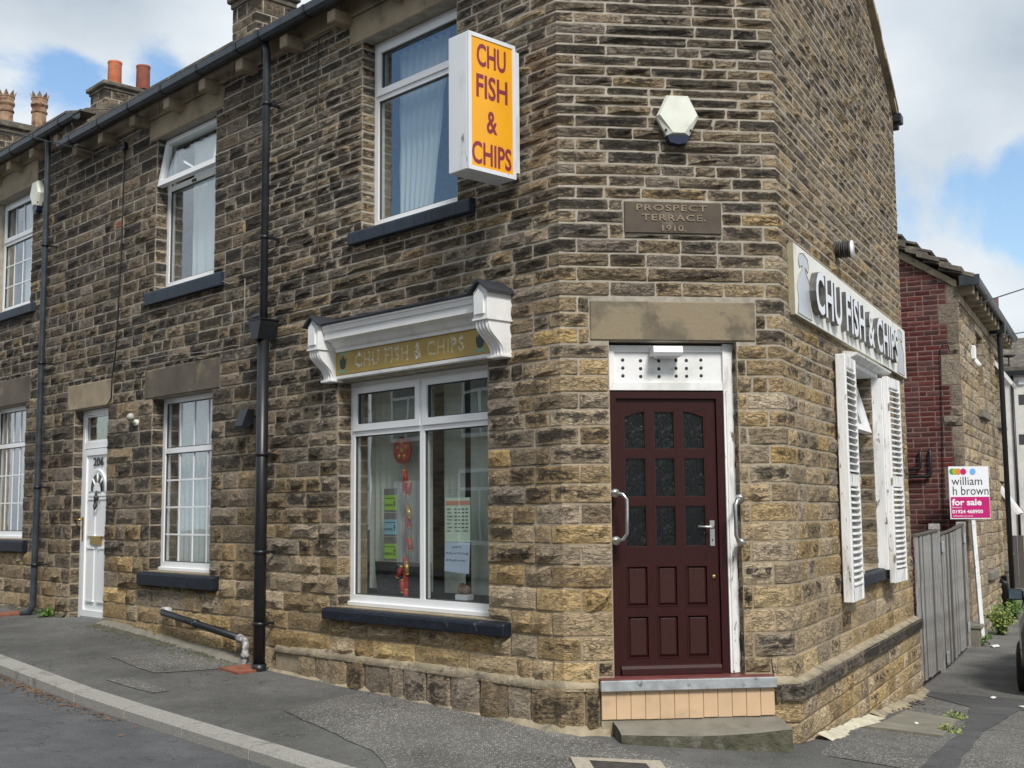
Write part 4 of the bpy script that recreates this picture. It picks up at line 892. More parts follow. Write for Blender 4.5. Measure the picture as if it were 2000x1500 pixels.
# stiles, rails and muntins of the leaf
xs=[lx0]+[v for c in cols for v in c]+[lx1]; 
for a,b in zip(xs[0::2],xs[1::2]): mb.box(a,b,ly,ly+.042,-1.165,.808)
zz=[-1.165]+sorted([v for r in rows+prow for v in r])+[.808]
for c in cols:
    for a,b in zip(zz[0::2],zz[1::2]): mb.box(c[0]-.001,c[1]+.001,ly+.0006,ly+.0415,a,b)
leaf=obj('door',mb,M['maroon'],shop,FC)
mb=MB()                                   # arched heads of the outer top panes
mb.prism([(.478,.723),(.478,.675),(.56,.705),(.641,.723)],ly+.002,ly+.04,'y'); mb.prism([(1.081,.723),(1.081,.675),(1.0,.705),(.915,.723)],ly+.002,ly+.04,'y'); obj('arched_head',mb,M['maroon'],leaf,FC)
for c in cols:
    for r in rows:
        mb=MB(); ring(mb,c[0],c[1],r[0],r[1],ly+.004,ly+.03,.007); obj('glazing_bead',mb,M['maroon_panel'],leaf,FC)
        mb=MB(); mb.box(c[0]-.002,c[1]+.002,ly+.018,ly+.028,r[0]-.002,r[1]+.002); obj('pane',mb,M['glass_dark'],leaf,FC)
    for r in prow:
        x0,x1,z0,z1=c[0],c[1],r[0],r[1]; g=.026; mb=MB()
        o=[(x0,ly+.026,z0),(x1,ly+.026,z0),(x1,ly+.026,z1),(x0,ly+.026,z1)]; i=[(x0+g,ly+.008,z0+g),(x1-g,ly+.008,z0+g),(x1-g,ly+.008,z1-g),(x0+g,ly+.008,z1-g)]
        mb.add(o+i,[(4,5,6,7),(0,1,5,4),(1,2,6,5),(2,3,7,6),(3,0,4,7)]); obj('door_panel',mb,M['maroon_panel'],leaf,FC)
        mb=MB(); ring(mb,x0,x1,z0,z1,ly-.004,ly+.027,.009); obj('panel_bead',mb,M['maroon'],leaf,FC)
mb=MB(); mb.prism([(ly+.01,-1.088),(ly-.02,-1.10),(ly-.034,-1.12),(ly-.036,-1.145),(ly-.05,-1.15),(ly-.05,-1.1635),(ly+.01,-1.1635)],lx0+.005,lx1-.004,'x'); obj('weather_bar',mb,M['maroon'],leaf,FC)
mb=MB(); mb.box(1.098,1.138,ly-.008,ly+.002,-.262,-.075,.003); mb.tube([(1.118,ly-.006,-.125),(1.118,ly-.05,-.125),(1.105,ly-.055,-.125),(1.0,ly-.052,-.117)],[.011,.011,.010,.007],8); hd=obj('door_handle',mb,M['steel'],leaf,FC)
mb=MB(); mb.disc(1.118,ly-.0095,-.215,.006,8); mb.box(1.116,1.120,ly-.0095,ly-.009,-.228,-.215); obj('keyhole',mb,M['ink'],hd,FC)
mb=MB(); mb.tube([(1.125,ly+.002,-.482),(1.125,ly-.008,-.482)],.018,14); lk=obj('door_lock',mb,M['brass'],leaf,FC); mb=MB(); mb.box(1.122,1.128,ly-.0095,ly-.0085,-.49,-.474); obj('keyhole',mb,M['ink'],lk,FC)
# white board with vent holes over the door
mb=MB(); ring(mb,.362,1.27,.872,1.20,yj-.012,yj+.05,.045,.055); mb.box(.40,1.23,yj+.006,yj+.04,.91,1.16); vb=obj('vent_board',mb,M['paint'],shop,FC)
mb=MB()
for px_,oy in ((1222,0),(1257,1.5),(1293,2),(1327,0),(1347.7,0),(1376.7,-1.5)):
    for py in (699,715,730.7):
        x=.366+(px_-1193)*.00379; z=.86-(py+oy*.7-763)*.00366; mb.tube([(x,yj+.0075,z),(x,yj+.004,z)],.0125,12)
obj('vent_holes',mb,M['ink'],vb,FC)
mb=MB(); n=40; rr=random.Random(4)        # flaking white architrave: wide at right, a sliver at left
for (xa,xb,za,zb,jx) in ((1.219,1.302,-1.16,1.215,.012),(.338,.3655,-1.15,.90,.008)):
    pv=None
    for k in range(n+1):
        z=za+(zb-za)*k/n; w=rr.uniform(-jx,jx)
        a,b=(xa,xb+w) if xa>1 else (xa+w,xb)
        q=[(a,yj-.022,z),(b,yj-.004,z),(b,yj+.06,z),(a,yj+.06,z)]
        if pv: mb.add(pv+q,[(0,1,5,4),(1,2,6,5),(3,0,4,7)])
        pv=q
mb.box(1.235,1.25,yj-.03,yj-.012,-1.15,.87,.004)
obj('architrave',mb,M['flaky'],shop,FC)
for pts,nm in (([(.385,.0,.125),(.385,-.06,.125),(.42,-.09,.115),(.447,-.095,.08),(.447,-.095,-.16),(.42,-.09,-.20),(.385,-.06,-.212),(.385,.08,-.212)],0),([(1.305,.01,.082),(1.28,-.07,.082),(1.25,-.10,.07),(1.232,-.105,.03),(1.232,-.105,-.18),(1.25,-.10,-.222),(1.28,-.07,-.235),(1.305,.01,-.235)],1)):
    mb=MB(); mb.tube(pts,.0135,10); mb.tube([(pts[0][0],.02,pts[0][2]),(pts[0][0],-.008,pts[0][2])],.032,12); mb.tube([(pts[-1][0],.02,pts[-1][2]),(pts[-1][0],-.008,pts[-1][2])],.032,12); obj('grab_handle',mb,M['steel'],shop,FC)
# threshold, tiled riser
mb=MB(); mb.box(.245,1.488,-.095,.14,-1.203,-1.165,.004); th=obj('threshold',mb,mat('red_painted_threshold',(.16,.045,.04),.5,nz=(6,.3)),shop,FC)
mb=MB(); mb.box(.236,1.497,-.118,-.0955,-1.246,-1.172,.005); obj('metal_nosing',mb,mat('worn_zinc_nosing',(.40,.42,.43),.45,.4,nz=(12,.25),blot=(14,.63,(.16,.16,.15),.04)),th,FC)
mb=MB(); mb.box(.245,1.488,-.07,.14,-1.8,-1.2); ri=obj('step_riser',mb,M['fillet'],shop,FC)
for k in range(12):
    a=.246+k*.1035; mb=MB(); mb.box(a+.0012,a+.1022,-.082,-.0705,-1.442+random.uniform(-.003,.003),-1.247,.0025); obj('tile',mb,M['tile'],ri,FC)
# concrete door step
mb=MB(); x0,x1=.325,1.515; nx,ny=14,6; vs=[]; rr=random.Random(9)
for j in range(ny+1):
    for i in range(nx+1):
        t=i/nx; x=x0+(x1-x0)*t; yb=-.075-.265*j/ny; sag=.02*math.sin(PI*t)*(j/ny)
        vs.append((x+rr.uniform(-.003,.003),yb-.018*math.sin(PI*t)*(j/ny),-1.45-.035*j/ny-sag+rr.uniform(-.003,.003)+(.0 if j<ny else -.012)))
mb.add(vs,[(j*(nx+1)+i,(j+1)*(nx+1)+i,(j+1)*(nx+1)+i+1,j*(nx+1)+i+1) for j in range(ny) for i in range(nx)],True)
st=thing('door_step','worn grey concrete step with mossy front below the tiled riser','step',FC,(.95,-.22,-1.75)); obj('tread',mb,M['concrete'],st,FC)
mb=MB(); vs=[]
for j in range(4):
    for i in range(nx+1):
        t=i/nx; x=x0+(x1-x0)*t; vs.append((x,-.342-.018*math.sin(PI*t)-.01*j/3+rr.uniform(-.004,.004),-1.497-.02*math.sin(PI*t)-j*.09))
mb.add(vs,[(j*(nx+1)+i,(j+1)*(nx+1)+i,(j+1)*(nx+1)+i+1,j*(nx+1)+i+1) for j in range(3) for i in range(nx)],False)
mb.add([(x0,-.07,-1.455),(x0,-.342,-1.497),(x0,-.352,-1.8),(x0,-.07,-1.8)],[(0,1,2,3)]); mb.add([(x1,-.07,-1.455),(x1,-.342,-1.497),(x1,-.352,-1.8),(x1,-.07,-1.8)],[(3,2,1,0)]); obj('step_body',mb,M['moss'],st,FC)
# name stone
ns=MB(); ns.box(.486,1.216,-.014,.05,2.018,2.255,.006); ns=obj('name_stone',ns,M['plate'],shop,FC,label='dark stone plate carved PROSPECT TERRACE 1910')
mb=MB(); text(mb,'PROSPECT',.575,1.105,2.186,2.232,-.0205,.006,.012,spacing=1.12); text(mb,'TERRACE.',.615,1.095,2.112,2.160,-.0205,.006,.012,spacing=1.12); text(mb,'1910.',.765,.945,2.034,2.080,-.0205,.006,.012,spacing=1.08); letters(mb,M['plate_cut'],ns,FC)

# ------------------------------------------------------------------ shopfront fascia with consoles
mb=MB(); XL,XR=-2.86,-.50
mb.prism([(.02,1.40),(-.075,1.40),(-.075,1.425),(-.10,1.44),(-.125,1.475),(-.13,1.485),(-.15,1.49),(-.19,1.50),(-.19,1.56),(-.205,1.565),(-.215,1.60),(-.225,1.605),(-.225,1.62),(.02,1.62)],XL+.17,XR-.17,'x')
mb.box(XL+.15,XR-.15,-.055,.12,1.165,1.195,.004); mb.box(XL+.15,XR-.15,-.045,.03,1.196,1.40); fa=obj('fascia_surround',mb,M['paint'],shop,FL)
mb=MB(); mb.prism([(.02,1.622),(-.235,1.622),(-.24,1.636),(-.1,1.68),(.02,1.725)],XL+.10,XR-.10,'x'); obj('lead_flashing',mb,M['lead'],fa,FL)
for xa,xb in ((XL,XL+.16),(XR-.16,XR)):
    xm=(xa+xb)/2; mb=MB()
    mb.box(xa,xb,-.25,.02,1.43,1.62,.004)                                  # head block
    mb.prism([(xa,1.62),(xb,1.62),(xb,1.625),(xm,1.70),(xa,1.625)],-.25,.02,'y')
    mb.prism([(xa+.03,1.46),(xb-.03,1.46),(xb-.03,1.60),(xm,1.655),(xa+.03,1.60)],-.268,-.2505,'y')
    mb.box(xa-.006,xb+.006,-.258,.02,1.415,1.43,.002)
    n=14; pr=[]
    for k in range(n+1):                                                   # S-shaped reeded bracket
        t=k/n; z=1.415-(1.415-1.165)*t; yy=-.235+.15*(t-.16*math.sin(2*PI*t)); pr.append((yy,z))
    prof=[(.02,1.415)]+pr+[(.02,1.165)]; mb.prism(prof,xa+.008,xb-.008,'x')
    for q in range(4):
        xc=xa+.026+q*.036
        for (a,b),(c,d) in zip(pr,pr[1:]): mb.add([(xc-.011,a-.001,b),(xc+.011,a-.001,b),(xc+.011,c-.001,d),(xc-.011,c-.001,d),(xc,a-.012,b),(xc,c-.012,d)],[(0,4,5,3),(4,1,2,5)])
    mb.box(xa-.004,xb+.004,-.11,.02,1.145,1.166,.003); obj('console_bracket',mb,M['paint'],fa,FL)
    mb=MB()
    for sg in (-1,1):
        q=[(xm,1.704),(xm+sg*.115,1.618)]; mb.add([(q[0][0],-.285,q[0][1]),(q[1][0],-.285,q[1][1]),(q[1][0],.02,q[1][1]),(q[0][0],.02,q[0][1]),(q[0][0],-.285,q[0][1]+.02),(q[1][0],-.285,q[1][1]+.018),(q[1][0],.02,q[1][1]+.018),(q[0][0],.02,q[0][1]+.02)],[(0,1,2,3),(7,6,5,4),(0,4,5,1),(1,5,6,2)])
    obj('console_roof',mb,M['lead'],fa,FL)
fs=thing('fascia_sign','gold fascia board with worn lettering and a fish emblem at each end','sign',FL,(-1.68,-.06,1.197))
mb=MB(); mb.box(XL+.155,XR-.155,-.056,-.0455,1.199,1.412,.002); obj('sign_board',mb,M['gold'],fs,FL)
mb=MB(); text(mb,'CHU FISH & CHIPS',-2.42,-.99,1.245,1.365,-.0570,0,.01,spacing=1.15); letters(mb,M['gold_ghost'],fs,FL)
mb=MB(); rr=random.Random(6)              # white flakes left where letters came off, along the strokes
vt,ft=text_verts('CHU FISH & CHIPS',0,.01,1.15); lo=vt.min(0); hi=vt.max(0)
for k in range(80):
    q=vt[rr.randrange(len(vt))]; x=-2.42+(q[0]-lo[0])/(hi[0]-lo[0])*1.43; z=1.245+(q[1]-lo[1])/(hi[1]-lo[1])*.12; w,h=rr.uniform(.003,.010),rr.uniform(.006,.022)
    mb.add([(x-w,-.0582,z-h*.5),(x+w*.6,-.0582,z-h*.4),(x+w,-.0582,z+h*.4),(x-w*.5,-.0582,z+h*.5)],[(0,1,2,3)])
obj('paint_flakes',mb,M['white_face'],fs,FL)
for xc in (-2.60,-.80):                   # round bodied dark fish over green water with a crest of spray
    k=1.0; z0=1.305; mb=MB(); yq=-.0572
    body=[(-.055,.0),(-.048,.045),(-.03,.02),(-.012,.05),(0,.085),(.012,.05),(.03,.02),(.05,.05),(.056,.0),(.042,-.045),(0,-.062),(-.042,-.045)]
    mb.add([(xc+a*.9,yq,z0+b) for a,b in body],[tuple(range(len(body)))]); obj('emblem_fish',mb,M['fishdark'],fs,FL)
    mb=MB(); wv=[(-.06,-.09),(.06,-.09),(.062,-.055),(.04,-.068),(.02,-.055),(0,-.066),(-.02,-.055),(-.04,-.068),(-.062,-.055)]
    mb.add([(xc+a*.9,yq-.0006,z0+b) for a,b in wv],[tuple(range(len(wv)))]); cw=[(-.05,.066),(.05,.066),(.058,.10),(.036,.086),(.028,.103),(.012,.088),(0,.104),(-.012,.088),(-.028,.103),(-.036,.086),(-.058,.10)]
    mb.add([(xc+a*.9,yq-.0003,z0+b*.95) for a,b in cw],[tuple(range(len(cw)))]); obj('emblem_water',mb,M['fishgreen'],fs,FL)
# ------------------------------------------------------------------ projecting box sign
ps=thing('projecting_sign','orange and white box sign on the upper wall with plum letters','sign',FL,(-.45,-.33,2.45))
xa,xb,n0,n1,z0,z1=-.56,-.34,.10,.57,2.455,3.485
mb=MB(); mb.box(xa,xb-.012,-n1,-n0,z0,z1,.006); mb.box(xb-.10,xb-.02,-n0+.001,-.035,z0+.06,z0+1.0,.004); obj('case',mb,M['boxwhite'],ps,FL)
FS=Frame((0,0),0); FS.M=FL.M@Matrix.Translation(Vector((xb,-n1,0)))@Matrix.Rotation(PI/2,4,'Z')    # face frame: x from the street edge towards the wall
mb=MB(); ring(mb,.0,n1-n0,z0,z1,-.006,.011,.03); obj('face_frame',mb,M['boxwhite'],ps,FS)
mb=MB(); mb.box(.028,n1-n0-.028,.0,.011,z0+.028,z1-.028); obj('face_panel',mb,M['amber'],ps,FS)
mb=MB(); H=z1-z0
for tx,a,b,c,d in (('CHU',.085,.375,.765,.935),('FISH',.08,.39,.535,.71),('&',.18,.285,.29,.455),('CHIPS',.035,.425,.05,.215)): text(mb,tx,a,b,z0+H*c,z0+H*d,-.0015,0,.022)
letters(mb,M['purple'],ps,FS)
# ------------------------------------------------------------------ long sign on the side wall
ss=thing('shop_sign','long pale metal sign with raised white letters on the side wall','sign',FR,(2.9,-.05,1.46))
mb=MB(); mb.box(.26,5.5,-.05,-.004,1.465,2.02); obj('sign_board',mb,M['sign_side'],ss,FR)
mb=MB(); mb.box(.265,5.495,-.054,-.0505,1.47,2.015); obj('front_sheet',mb,M['sign_steel'],ss,FR)
mb=MB(); text(mb,'CHU FISH & CHIPS',.74,4.66,1.548,1.90,-.106,.048,.026,spacing=1.05); LT=letters(mb,mat('letter_return_metal',(.15,.145,.135),.4,.5,nz=(9,.4)),ss,FR)
mb=MB(); text(mb,'CHU FISH & CHIPS',.743,4.657,1.55,1.898,-.1085,0,.024,spacing=1.05); [obj('letter_face',q,M['white_face'],p_,FR) for q,p_ in zip(loose(mb),LT)]
for xc in (.56,5.12):                     # tall etched figure: rounded plume over a tapering body
    mb=MB(); fig=[(-.10,0),(.10,0),(.085,.10),(.10,.22),(.075,.30),(.03,.36),(.02,.40),(.06,.37),(.075,.42),(.06,.48),(.0,.505),(-.06,.48),(-.075,.42),(-.06,.37),(-.02,.40),(-.03,.36),(-.075,.30),(-.10,.22),(-.085,.10)]
    mb.add([(xc+a*2.3,-.0555,1.487+b*.99) for a,b in fig],[tuple(range(len(fig)))]); obj('etched_figure',mb,M['mirrorfig'],ss,FR)
    mb=MB(); P=[(xc+a*2.3,-.0565,1.487+b*.99) for a,b in fig]; mb.tube(P+[P[0]],.0035,4); obj('figure_outline',mb,M['sign_side'],ss,FR)
# ------------------------------------------------------------------ alarm boxes
def alarm(F,x,z,w,h,label,y0=0):
    t=thing('alarm_box',label,'alarm box',F,(x,y0-.03,z-h/2),'alarm boxes')
    out=[(-.5,.0),(-.26,-.36),(.26,-.36),(.5,.0),(.24,.5),(-.24,.5)]; out=[(-.5,.06),(-.27,-.34),(.27,-.34),(.5,.06),(.26,.5),(-.26,.5)]
    inn=[(-.44,.07),(-.13,-.30),(.13,-.30),(.44,.07),(.22,.455),(-.22,.455)]
    mb=MB(); a=[(x+p*w,y0-.055,z+q*h) for p,q in out]; b=[(x+p*w,y0-.085,z+q*h) for p,q in inn]; c=[(x+p*w*.96,y0-.0,z+q*h*.96) for p,q in out]
    mb.add(a+b+c,[(6,7,8,9,10,11)]+[(i,(i+1)%6,6+(i+1)%6,6+i) for i in range(6)]+[(12+i,12+(i+1)%6,(i+1)%6,i) for i in range(6)]); obj('cover',mb,M['cream'],t,F)
    mb=MB(); mb.prism([(x-.26*w,z-.345*h),(x-.2*w,z-.49*h),(x,z-.53*h),(x+.2*w,z-.49*h),(x+.26*w,z-.345*h)],y0-.07,y0-.0,'y'); obj('strobe_lens',mb,M['navy'],t,F)
    for sg in (-1,1): mb=MB(); mb.tube([(x+sg*.29*w,y0-.073,z-.235*h),(x+sg*.29*w,y0-.06,z-.235*h)],.009,8); obj('screw',mb,M['ink'],t,F)
alarm(FC,.885,2.86,.32,.36,'cream hexagonal alarm box above the corner name stone',-.02)
alarm(FL,-9.53,4.17,.30,.40,'cream alarm box beside the drainpipe on the far left house',-.01)
# lamps, small boxes
bh=thing('bulkhead_light','white bulkhead light over the maroon shop door','light',FC,(.78,.05,1.105))
mb=MB(); mb.prism([(yj-.01,1.18),(-.055,1.18),(-.065,1.135),(-.045,1.108),(yj-.01,1.118)],.672,.888,'x'); obj('body',mb,M['upvc'],bh,FC); mb=MB(); mb.box(.70,.875,-.035,yj-.02,1.105,1.1165,.003); obj('diffuser',mb,M['board'],bh,FC)
sl_=thing('security_light','small white wall lamp between the numbered door and the barred window','light',FL,(-6.6,-.06,.98))
mb=MB(); mb.tube([(-6.60,.01,1.02),(-6.60,-.03,1.02)],.038,12); mb.tube([(-6.60,-.03,1.02),(-6.60,-.07,1.05)],.02,8); obj('bracket',mb,M['cream'],sl_,FL)
mb=MB(); mb.tube([(-6.65,-.045,1.10),(-6.62,-.07,1.09),(-6.575,-.10,1.07)],[.022,.038,.042],14); obj('lamp_head',mb,mat('aged_grey_plastic',(.42,.42,.37),.5,nz=(20,.2)),sl_,FL)
fl=thing('floodlight','small black floodlight beside the black drainpipe','light',FL,(-4.18,-.08,.84))
mb=MB(); mb.prism([(-.03,.86),(-.15,.80),(-.16,.84),(-.10,1.0),(-.03,1.0)],-4.24,-4.10,'x'); obj('lamp_body',mb,M['black'],fl,FL); mb=MB(); mb.box(-4.20,-4.14,-.03,.01,.88,.97); obj('bracket',mb,M['black'],fl,FL)
vt_=thing('vent_cowl','round black mesh vent with pale cap on the side wall above the long sign','vent',FR,(2.05,-.06,2.23))
mb=MB()
for k in range(7): mb.tube([(2.05,-.005-.02*k,2.30),(2.05,-.017-.02*k,2.30)],.078 if k%2==0 else .070,18)
obj('mesh_barrel',mb,M['iron'],vt_,FR); mb=MB(); mb.tube([(2.05,-.145,2.30),(2.05,-.158,2.30)],.078,18); obj('cap',mb,M['upvc'],vt_,FR)
mb=MB(); mb.box(-7.285,-7.06,-.008,.02,3.315,3.435,.006); obj('air_brick_surround',mb,M['fillet'],h6,FL)
mb=MB(); mb.box(-7.25,-7.09,-.012,.02,3.335,3.415,.003); mb.box(-7.245,-7.095,-.0145,-.0122,3.348,3.362); mb.box(-7.245,-7.095,-.0145,-.0122,3.385,3.40); ab=obj('air_brick',mb,mat('terracotta_air_brick',(.28,.09,.06),.8,nz=(20,.3)),h6,FL)
mb=MB(); mb.box(-7.075,-6.995,-.06,.0,4.23,4.32,.006); tag(obj('junction_box',mb,M['black'],None,FL),'small black cable box under the eaves above the numbered door','cable box')
# ------------------------------------------------------------------ pipes
dp=MB(); xx=-3.73; dp.tube([(xx,-.20,4.52),(xx,-.165,4.40),(xx,-.165,1.80)],.036,10); dp1=obj('drainpipe',dp,M['gutter'],shop,FL)
mb=MB(); mb.prism([(-.10,1.80),(-.095,1.765),(-.055,1.62),(.055,1.62),(.095,1.765),(.10,1.80)],-.26,-.06,'y'); mb.v=[(v[0]+xx,v[1],v[2]) for v in mb.v]; mb.box(xx-.11,xx+.11,-.265,-.055,1.795,1.812,.004); obj('hopper',mb,M['black'],dp1,FL)
mb=MB(); mb.tube([(xx,-.165,1.64),(xx,-.165,-1.47)],.056,12); mb.tube([(xx,-.165,-1.36),(xx,-.165,-1.44)],.07,12); obj('soil_pipe',mb,M['black'],dp1,FL)
for z,r_ in ((3.9,.046),(2.6,.046),(.55,.066),(-.35,.066),(-1.0,.066)): mb=MB(); mb.tube([(xx,-.165,z-.016),(xx,-.165,z+.016)],r_,12); mb.box(xx-.02,xx+.12,-.165,-.145,z-.012,z+.012); mb.box(xx-.012,xx+.012,-.14,0,z-.012,z+.012); obj('pipe_clip',mb,M['black'],dp1,FL)
mb=MB(); mb.tube([(xx-.0,-.165,1.85),(xx-.16,-.16,1.86),(xx-.22,-.10,1.86),(xx-.24,.02,1.86)],.03,8); obj('branch_pipe',mb,M['gutter'],dp1,FL)
x8=-8.93; mb=MB(); mb.tube([(x8,-.2,4.82),(x8,-.17,4.72),(x8,-.165,4.5),(x8,-.165,0.3),(x8-.02,-.165,-1.10),(x8-.04,-.2,-1.17),(x8-.12,-.26,-1.2)],[.036,.036,.036,.04,.042,.042,.042],10); dp2=obj('drainpipe',mb,M['gutter'],h8,FL)
for z in (3.4,1.9,.35,-.6): mb=MB(); mb.tube([(x8,-.165,z-.016),(x8,-.165,z+.016)],.05,12); mb.box(x8-.012,x8+.012,-.14,0,z-.01,z+.01); obj('pipe_clip',mb,M['black'],dp2,FL)
wp=thing('waste_pipe','sloping black waste pipe along the foot of the wall with paint splashed end','pipe',FL,(-4.9,-.08,-1.44))
mb=MB(); mb.tube([(-5.74,.02,-1.0),(-5.74,-.09,-1.0),(-5.70,-.10,-1.01),(-4.20,-.10,-1.165)],.034,10); mb.tube([(-5.05,-.10,-1.077),(-5.0,-.10,-1.083)],.042,10); obj('pipe_run',mb,M['black'],wp,FL)
mb=MB(); mb.tube([(-4.22,-.10,-1.163),(-4.10,-.10,-1.18),(-4.07,-.10,-1.21),(-4.075,-.11,-1.36),(-4.07,-.15,-1.45)],.033,10); mb.tube([(-4.20,-.10,-1.165),(-4.155,-.10,-1.172)],.042,10); mb.tube([(-4.075,-.105,-1.30),(-4.075,-.108,-1.34)],.042,10); SP=mat('paint_splashed_pipe',(.17,.17,.18),.6,nz=(18,.5),blot=(14,.5,(.5,.5,.48),.04)); obj('splashed_end',mb,SP,wp,FL); mb=MB(); mb.tube([(-5.74,.0,-1.0),(-5.74,-.10,-1.0)],.045,10); obj('collar',mb,SP,wp,FL)
def cable(name,F,pts,r,label,m=None,wob=.012,cat='cable'):
    P=[]; 
    for a,b in zip(pts,pts[1:]):
        n=max(2,int((Vector(b)-Vector(a)).length/.25))
        for k in range(n): P.append(Vector(a).lerp(Vector(b),k/n)+Vector((random.uniform(-wob,wob),0,random.uniform(-wob,wob))))
    P.append(Vector(pts[-1])); mb=MB(); mb.tube(P,r,5); return tag(obj(name,mb,m or M['black'],None,F),label,cat,'cables on the fronts and overhead')
cable('cable',FL,[(-7.03,-.03,4.23),(-7.05,-.03,3.0),(-7.13,-.03,1.85),(-7.20,-.03,1.58),(-7.22,-.03,1.35),(-7.31,-.03,1.27)],.008,'black cable dropping from the eaves box to the door lintel')
cable('cable',FL,[(-4.78,-.03,2.35),(-4.62,-.03,2.30),(-4.30,-.03,2.30),(-4.32,-.03,1.65),(-4.75,-.03,1.66),(-6.2,-.03,1.70),(-7.05,-.03,1.72)],.005,'thin grey cable running over the lintel of the lower barred window',mat('grey_cable',(.25,.24,.22),.6))
cable('cable',FL,[(-3.05,-.035,4.38),(-3.06,-.035,3.4),(-3.04,-.035,2.42),(-2.98,-.04,2.2)],.006,'brown cable hanging between drainpipe and big upper window',mat('brown_cable',(.07,.05,.035),.6))
cable('cable',FL,[(-7.03,-.06,4.28),(-7.45,-.16,4.25),(-8.6,-.5,4.66),(-14,-2.5,6.1)],.006,'dark overhead cable from the eaves box past the left gutter',wob=.006)
# ------------------------------------------------------------------ drain covers, flags, small things on the ground
def flat_on(F,x,y,dz): return gF(F,x,y)+dz
g1=MB(); c=[(-4.0,-.42),(-3.66,-.42),(-3.70,-.12),(-3.98,-.12)]
g1.add([(a,b,gF(FL,a,b)+.02) for a,b in c]+[(a,b,gF(FL,a,b)-.05) for a,b in c],[(0,1,2,3),(0,4,5,1),(1,5,6,2),(2,6,7,3),(3,7,4,0)]); tag(obj('gully_cover',g1,M['gully'],None,FL),'rust red gully tile at the foot of the black drainpipe','drain','red gullies')
g1=MB(); c=[(-9.5,-.5),(-9.1,-.5),(-9.1,-.14),(-9.5,-.14)]
g1.add([(a,b,gF(FL,a,b)+.02) for a,b in c]+[(a,b,gF(FL,a,b)-.05) for a,b in c],[(0,1,2,3),(0,4,5,1),(1,5,6,2),(2,6,7,3),(3,7,4,0)]); tag(obj('gully_cover',g1,M['gully'],None,FL),'rust red gully tile under the grey drainpipe of the far left house','drain','red gullies')
fl_=thing('stone_flags','weathered stone flags set in the tarmac beside the side wall','paving',FR,(2.4,-.5,gF(FR,2.4,-.5)))
for q in ([(1.30,-.84),(2.1,-.80),(2.0,-.28),(1.45,-.22)],[(2.13,-.80),(2.85,-.76),(3.25,-.26),(2.03,-.27)]):
    mb=MB(); n=4; mb.add([(a,b,gF(FR,a,b)+.022) for a,b in q]+[(a,b,gF(FR,a,b)-.05) for a,b in q],[(0,1,2,3),(0,4,5,1),(1,5,6,2),(2,6,7,3),(3,7,4,0)]); obj('flag',mb,M['flag'],fl_,FR)
cv=thing('valve_cover','iron valve cover in a pale concrete surround before the door step','drain cover',FL,(.95,-.42,gF(FL,.95,-.42)))
cc=(1.02,-.55); ang=R(6)
def rot4(h,dz): return [(cc[0]+h*math.cos(ang+PI/2*k),cc[1]+h*math.sin(ang+PI/2*k)) for k in range(4)]
mb=MB(); o=rot4(.40,0); i_=rot4(.25,0); mb.add([(a,b,gF(FL,a,b)+.022) for a,b in o]+[(a,b,gF(FL,a,b)+.022) for a,b in i_]+[(a,b,gF(FL,a,b)-.03) for a,b in o],[(k,(k+1)%4,4+(k+1)%4,4+k) for k in range(4)]+[(8+k,8+(k+1)%4,(k+1)%4,k) for k in range(4)]); obj('surround',mb,mat('pale_concrete',(.40,.35,.27),.9,nz=(30,.25),bump=(60,.4,.006)),cv,FL)
mb=MB(); mb.add([(a,b,gF(FL,a,b)+.020) for a,b in rot4(.248,0)],[(0,1,2,3)]); obj('iron_lid',mb,M['iron'],cv,FL)
rr=random.Random(12)
def litter(F,x,y,w,h,label):
    mb=MB(); n=8; pts=[(x+w*math.cos(2*PI*k/n)*rr.uniform(.6,1.1),y+h*math.sin(2*PI*k/n)*rr.uniform(.6,1.1)) for k in range(n)]
    mb.add([(a,b,gF(F,a,b)+rr.uniform(.012,.03)) for a,b in pts]+[(x,y,gF(F,x,y)+.034)],[(k,(k+1)%n,n) for k in range(n)]); tag(obj('litter',mb,M['litter'],None,F),label,'litter','scraps of litter in the lane')
litter(FR,5.43,-.82,.13,.04,'crumpled white scrap lying in the lane beyond the flags'); litter(FR,4.66,-1.2,.14,.07,'pale scrap lying in front of the parked car'); litter(FR,10.9,-.35,.2,.07,'white scrap near the foot of the fence'); litter(FR,2.1,-.52,.09,.03,'pale scrap lying on the flags')
mb=MB()                                   # dead leaves and twigs in the road channel
for k in range(420):
    x=rr.gauss(-4.6,.8); y=-KN-.20-abs(rr.gauss(0,.09)); z=gF(FL,x,y)-.066; a=rr.uniform(0,PI); s=rr.uniform(.008,.03); l=s*rr.choice([.4,.3,.15])
    ca,sa=math.cos(a),math.sin(a); mb.add([(x+s*ca,y+s*sa,z+rr.uniform(0,.012)),(x-l*sa,y+l*ca,z+rr.uniform(0,.014)),(x-s*ca,y-s*sa,z+rr.uniform(0,.012)),(x+l*sa,y-l*ca,z)],[(0,1,2,3)])
tag(obj('dead_leaves',mb,M['dry_leaf'],None,FL),'dry brown leaves and twigs gathered along the kerb','leaves',kind='stuff')
mb=MB()
for k in range(110):
    x=rr.gauss(3.9,.5); y=-.10-abs(rr.gauss(0,.12)); z=gF(FR,x,y)+.012; a=rr.uniform(0,PI); q=rr.uniform(.012,.035); l=q*rr.choice([.5,.3])
    ca,sa=math.cos(a),math.sin(a); mb.add([(x+q*ca,y+q*sa,z+rr.uniform(0,.012)),(x-l*sa,y+l*ca,z+rr.uniform(0,.014)),(x-q*ca,y-q*sa,z+rr.uniform(0,.012)),(x+l*sa,y-l*ca,z)],[(0,1,2,3)])
tag(obj('dead_leaves',mb,M['dry_leaf'],None,FR),'brown leaves blown against the foot of the side wall','leaves',kind='stuff')
mb=MB()
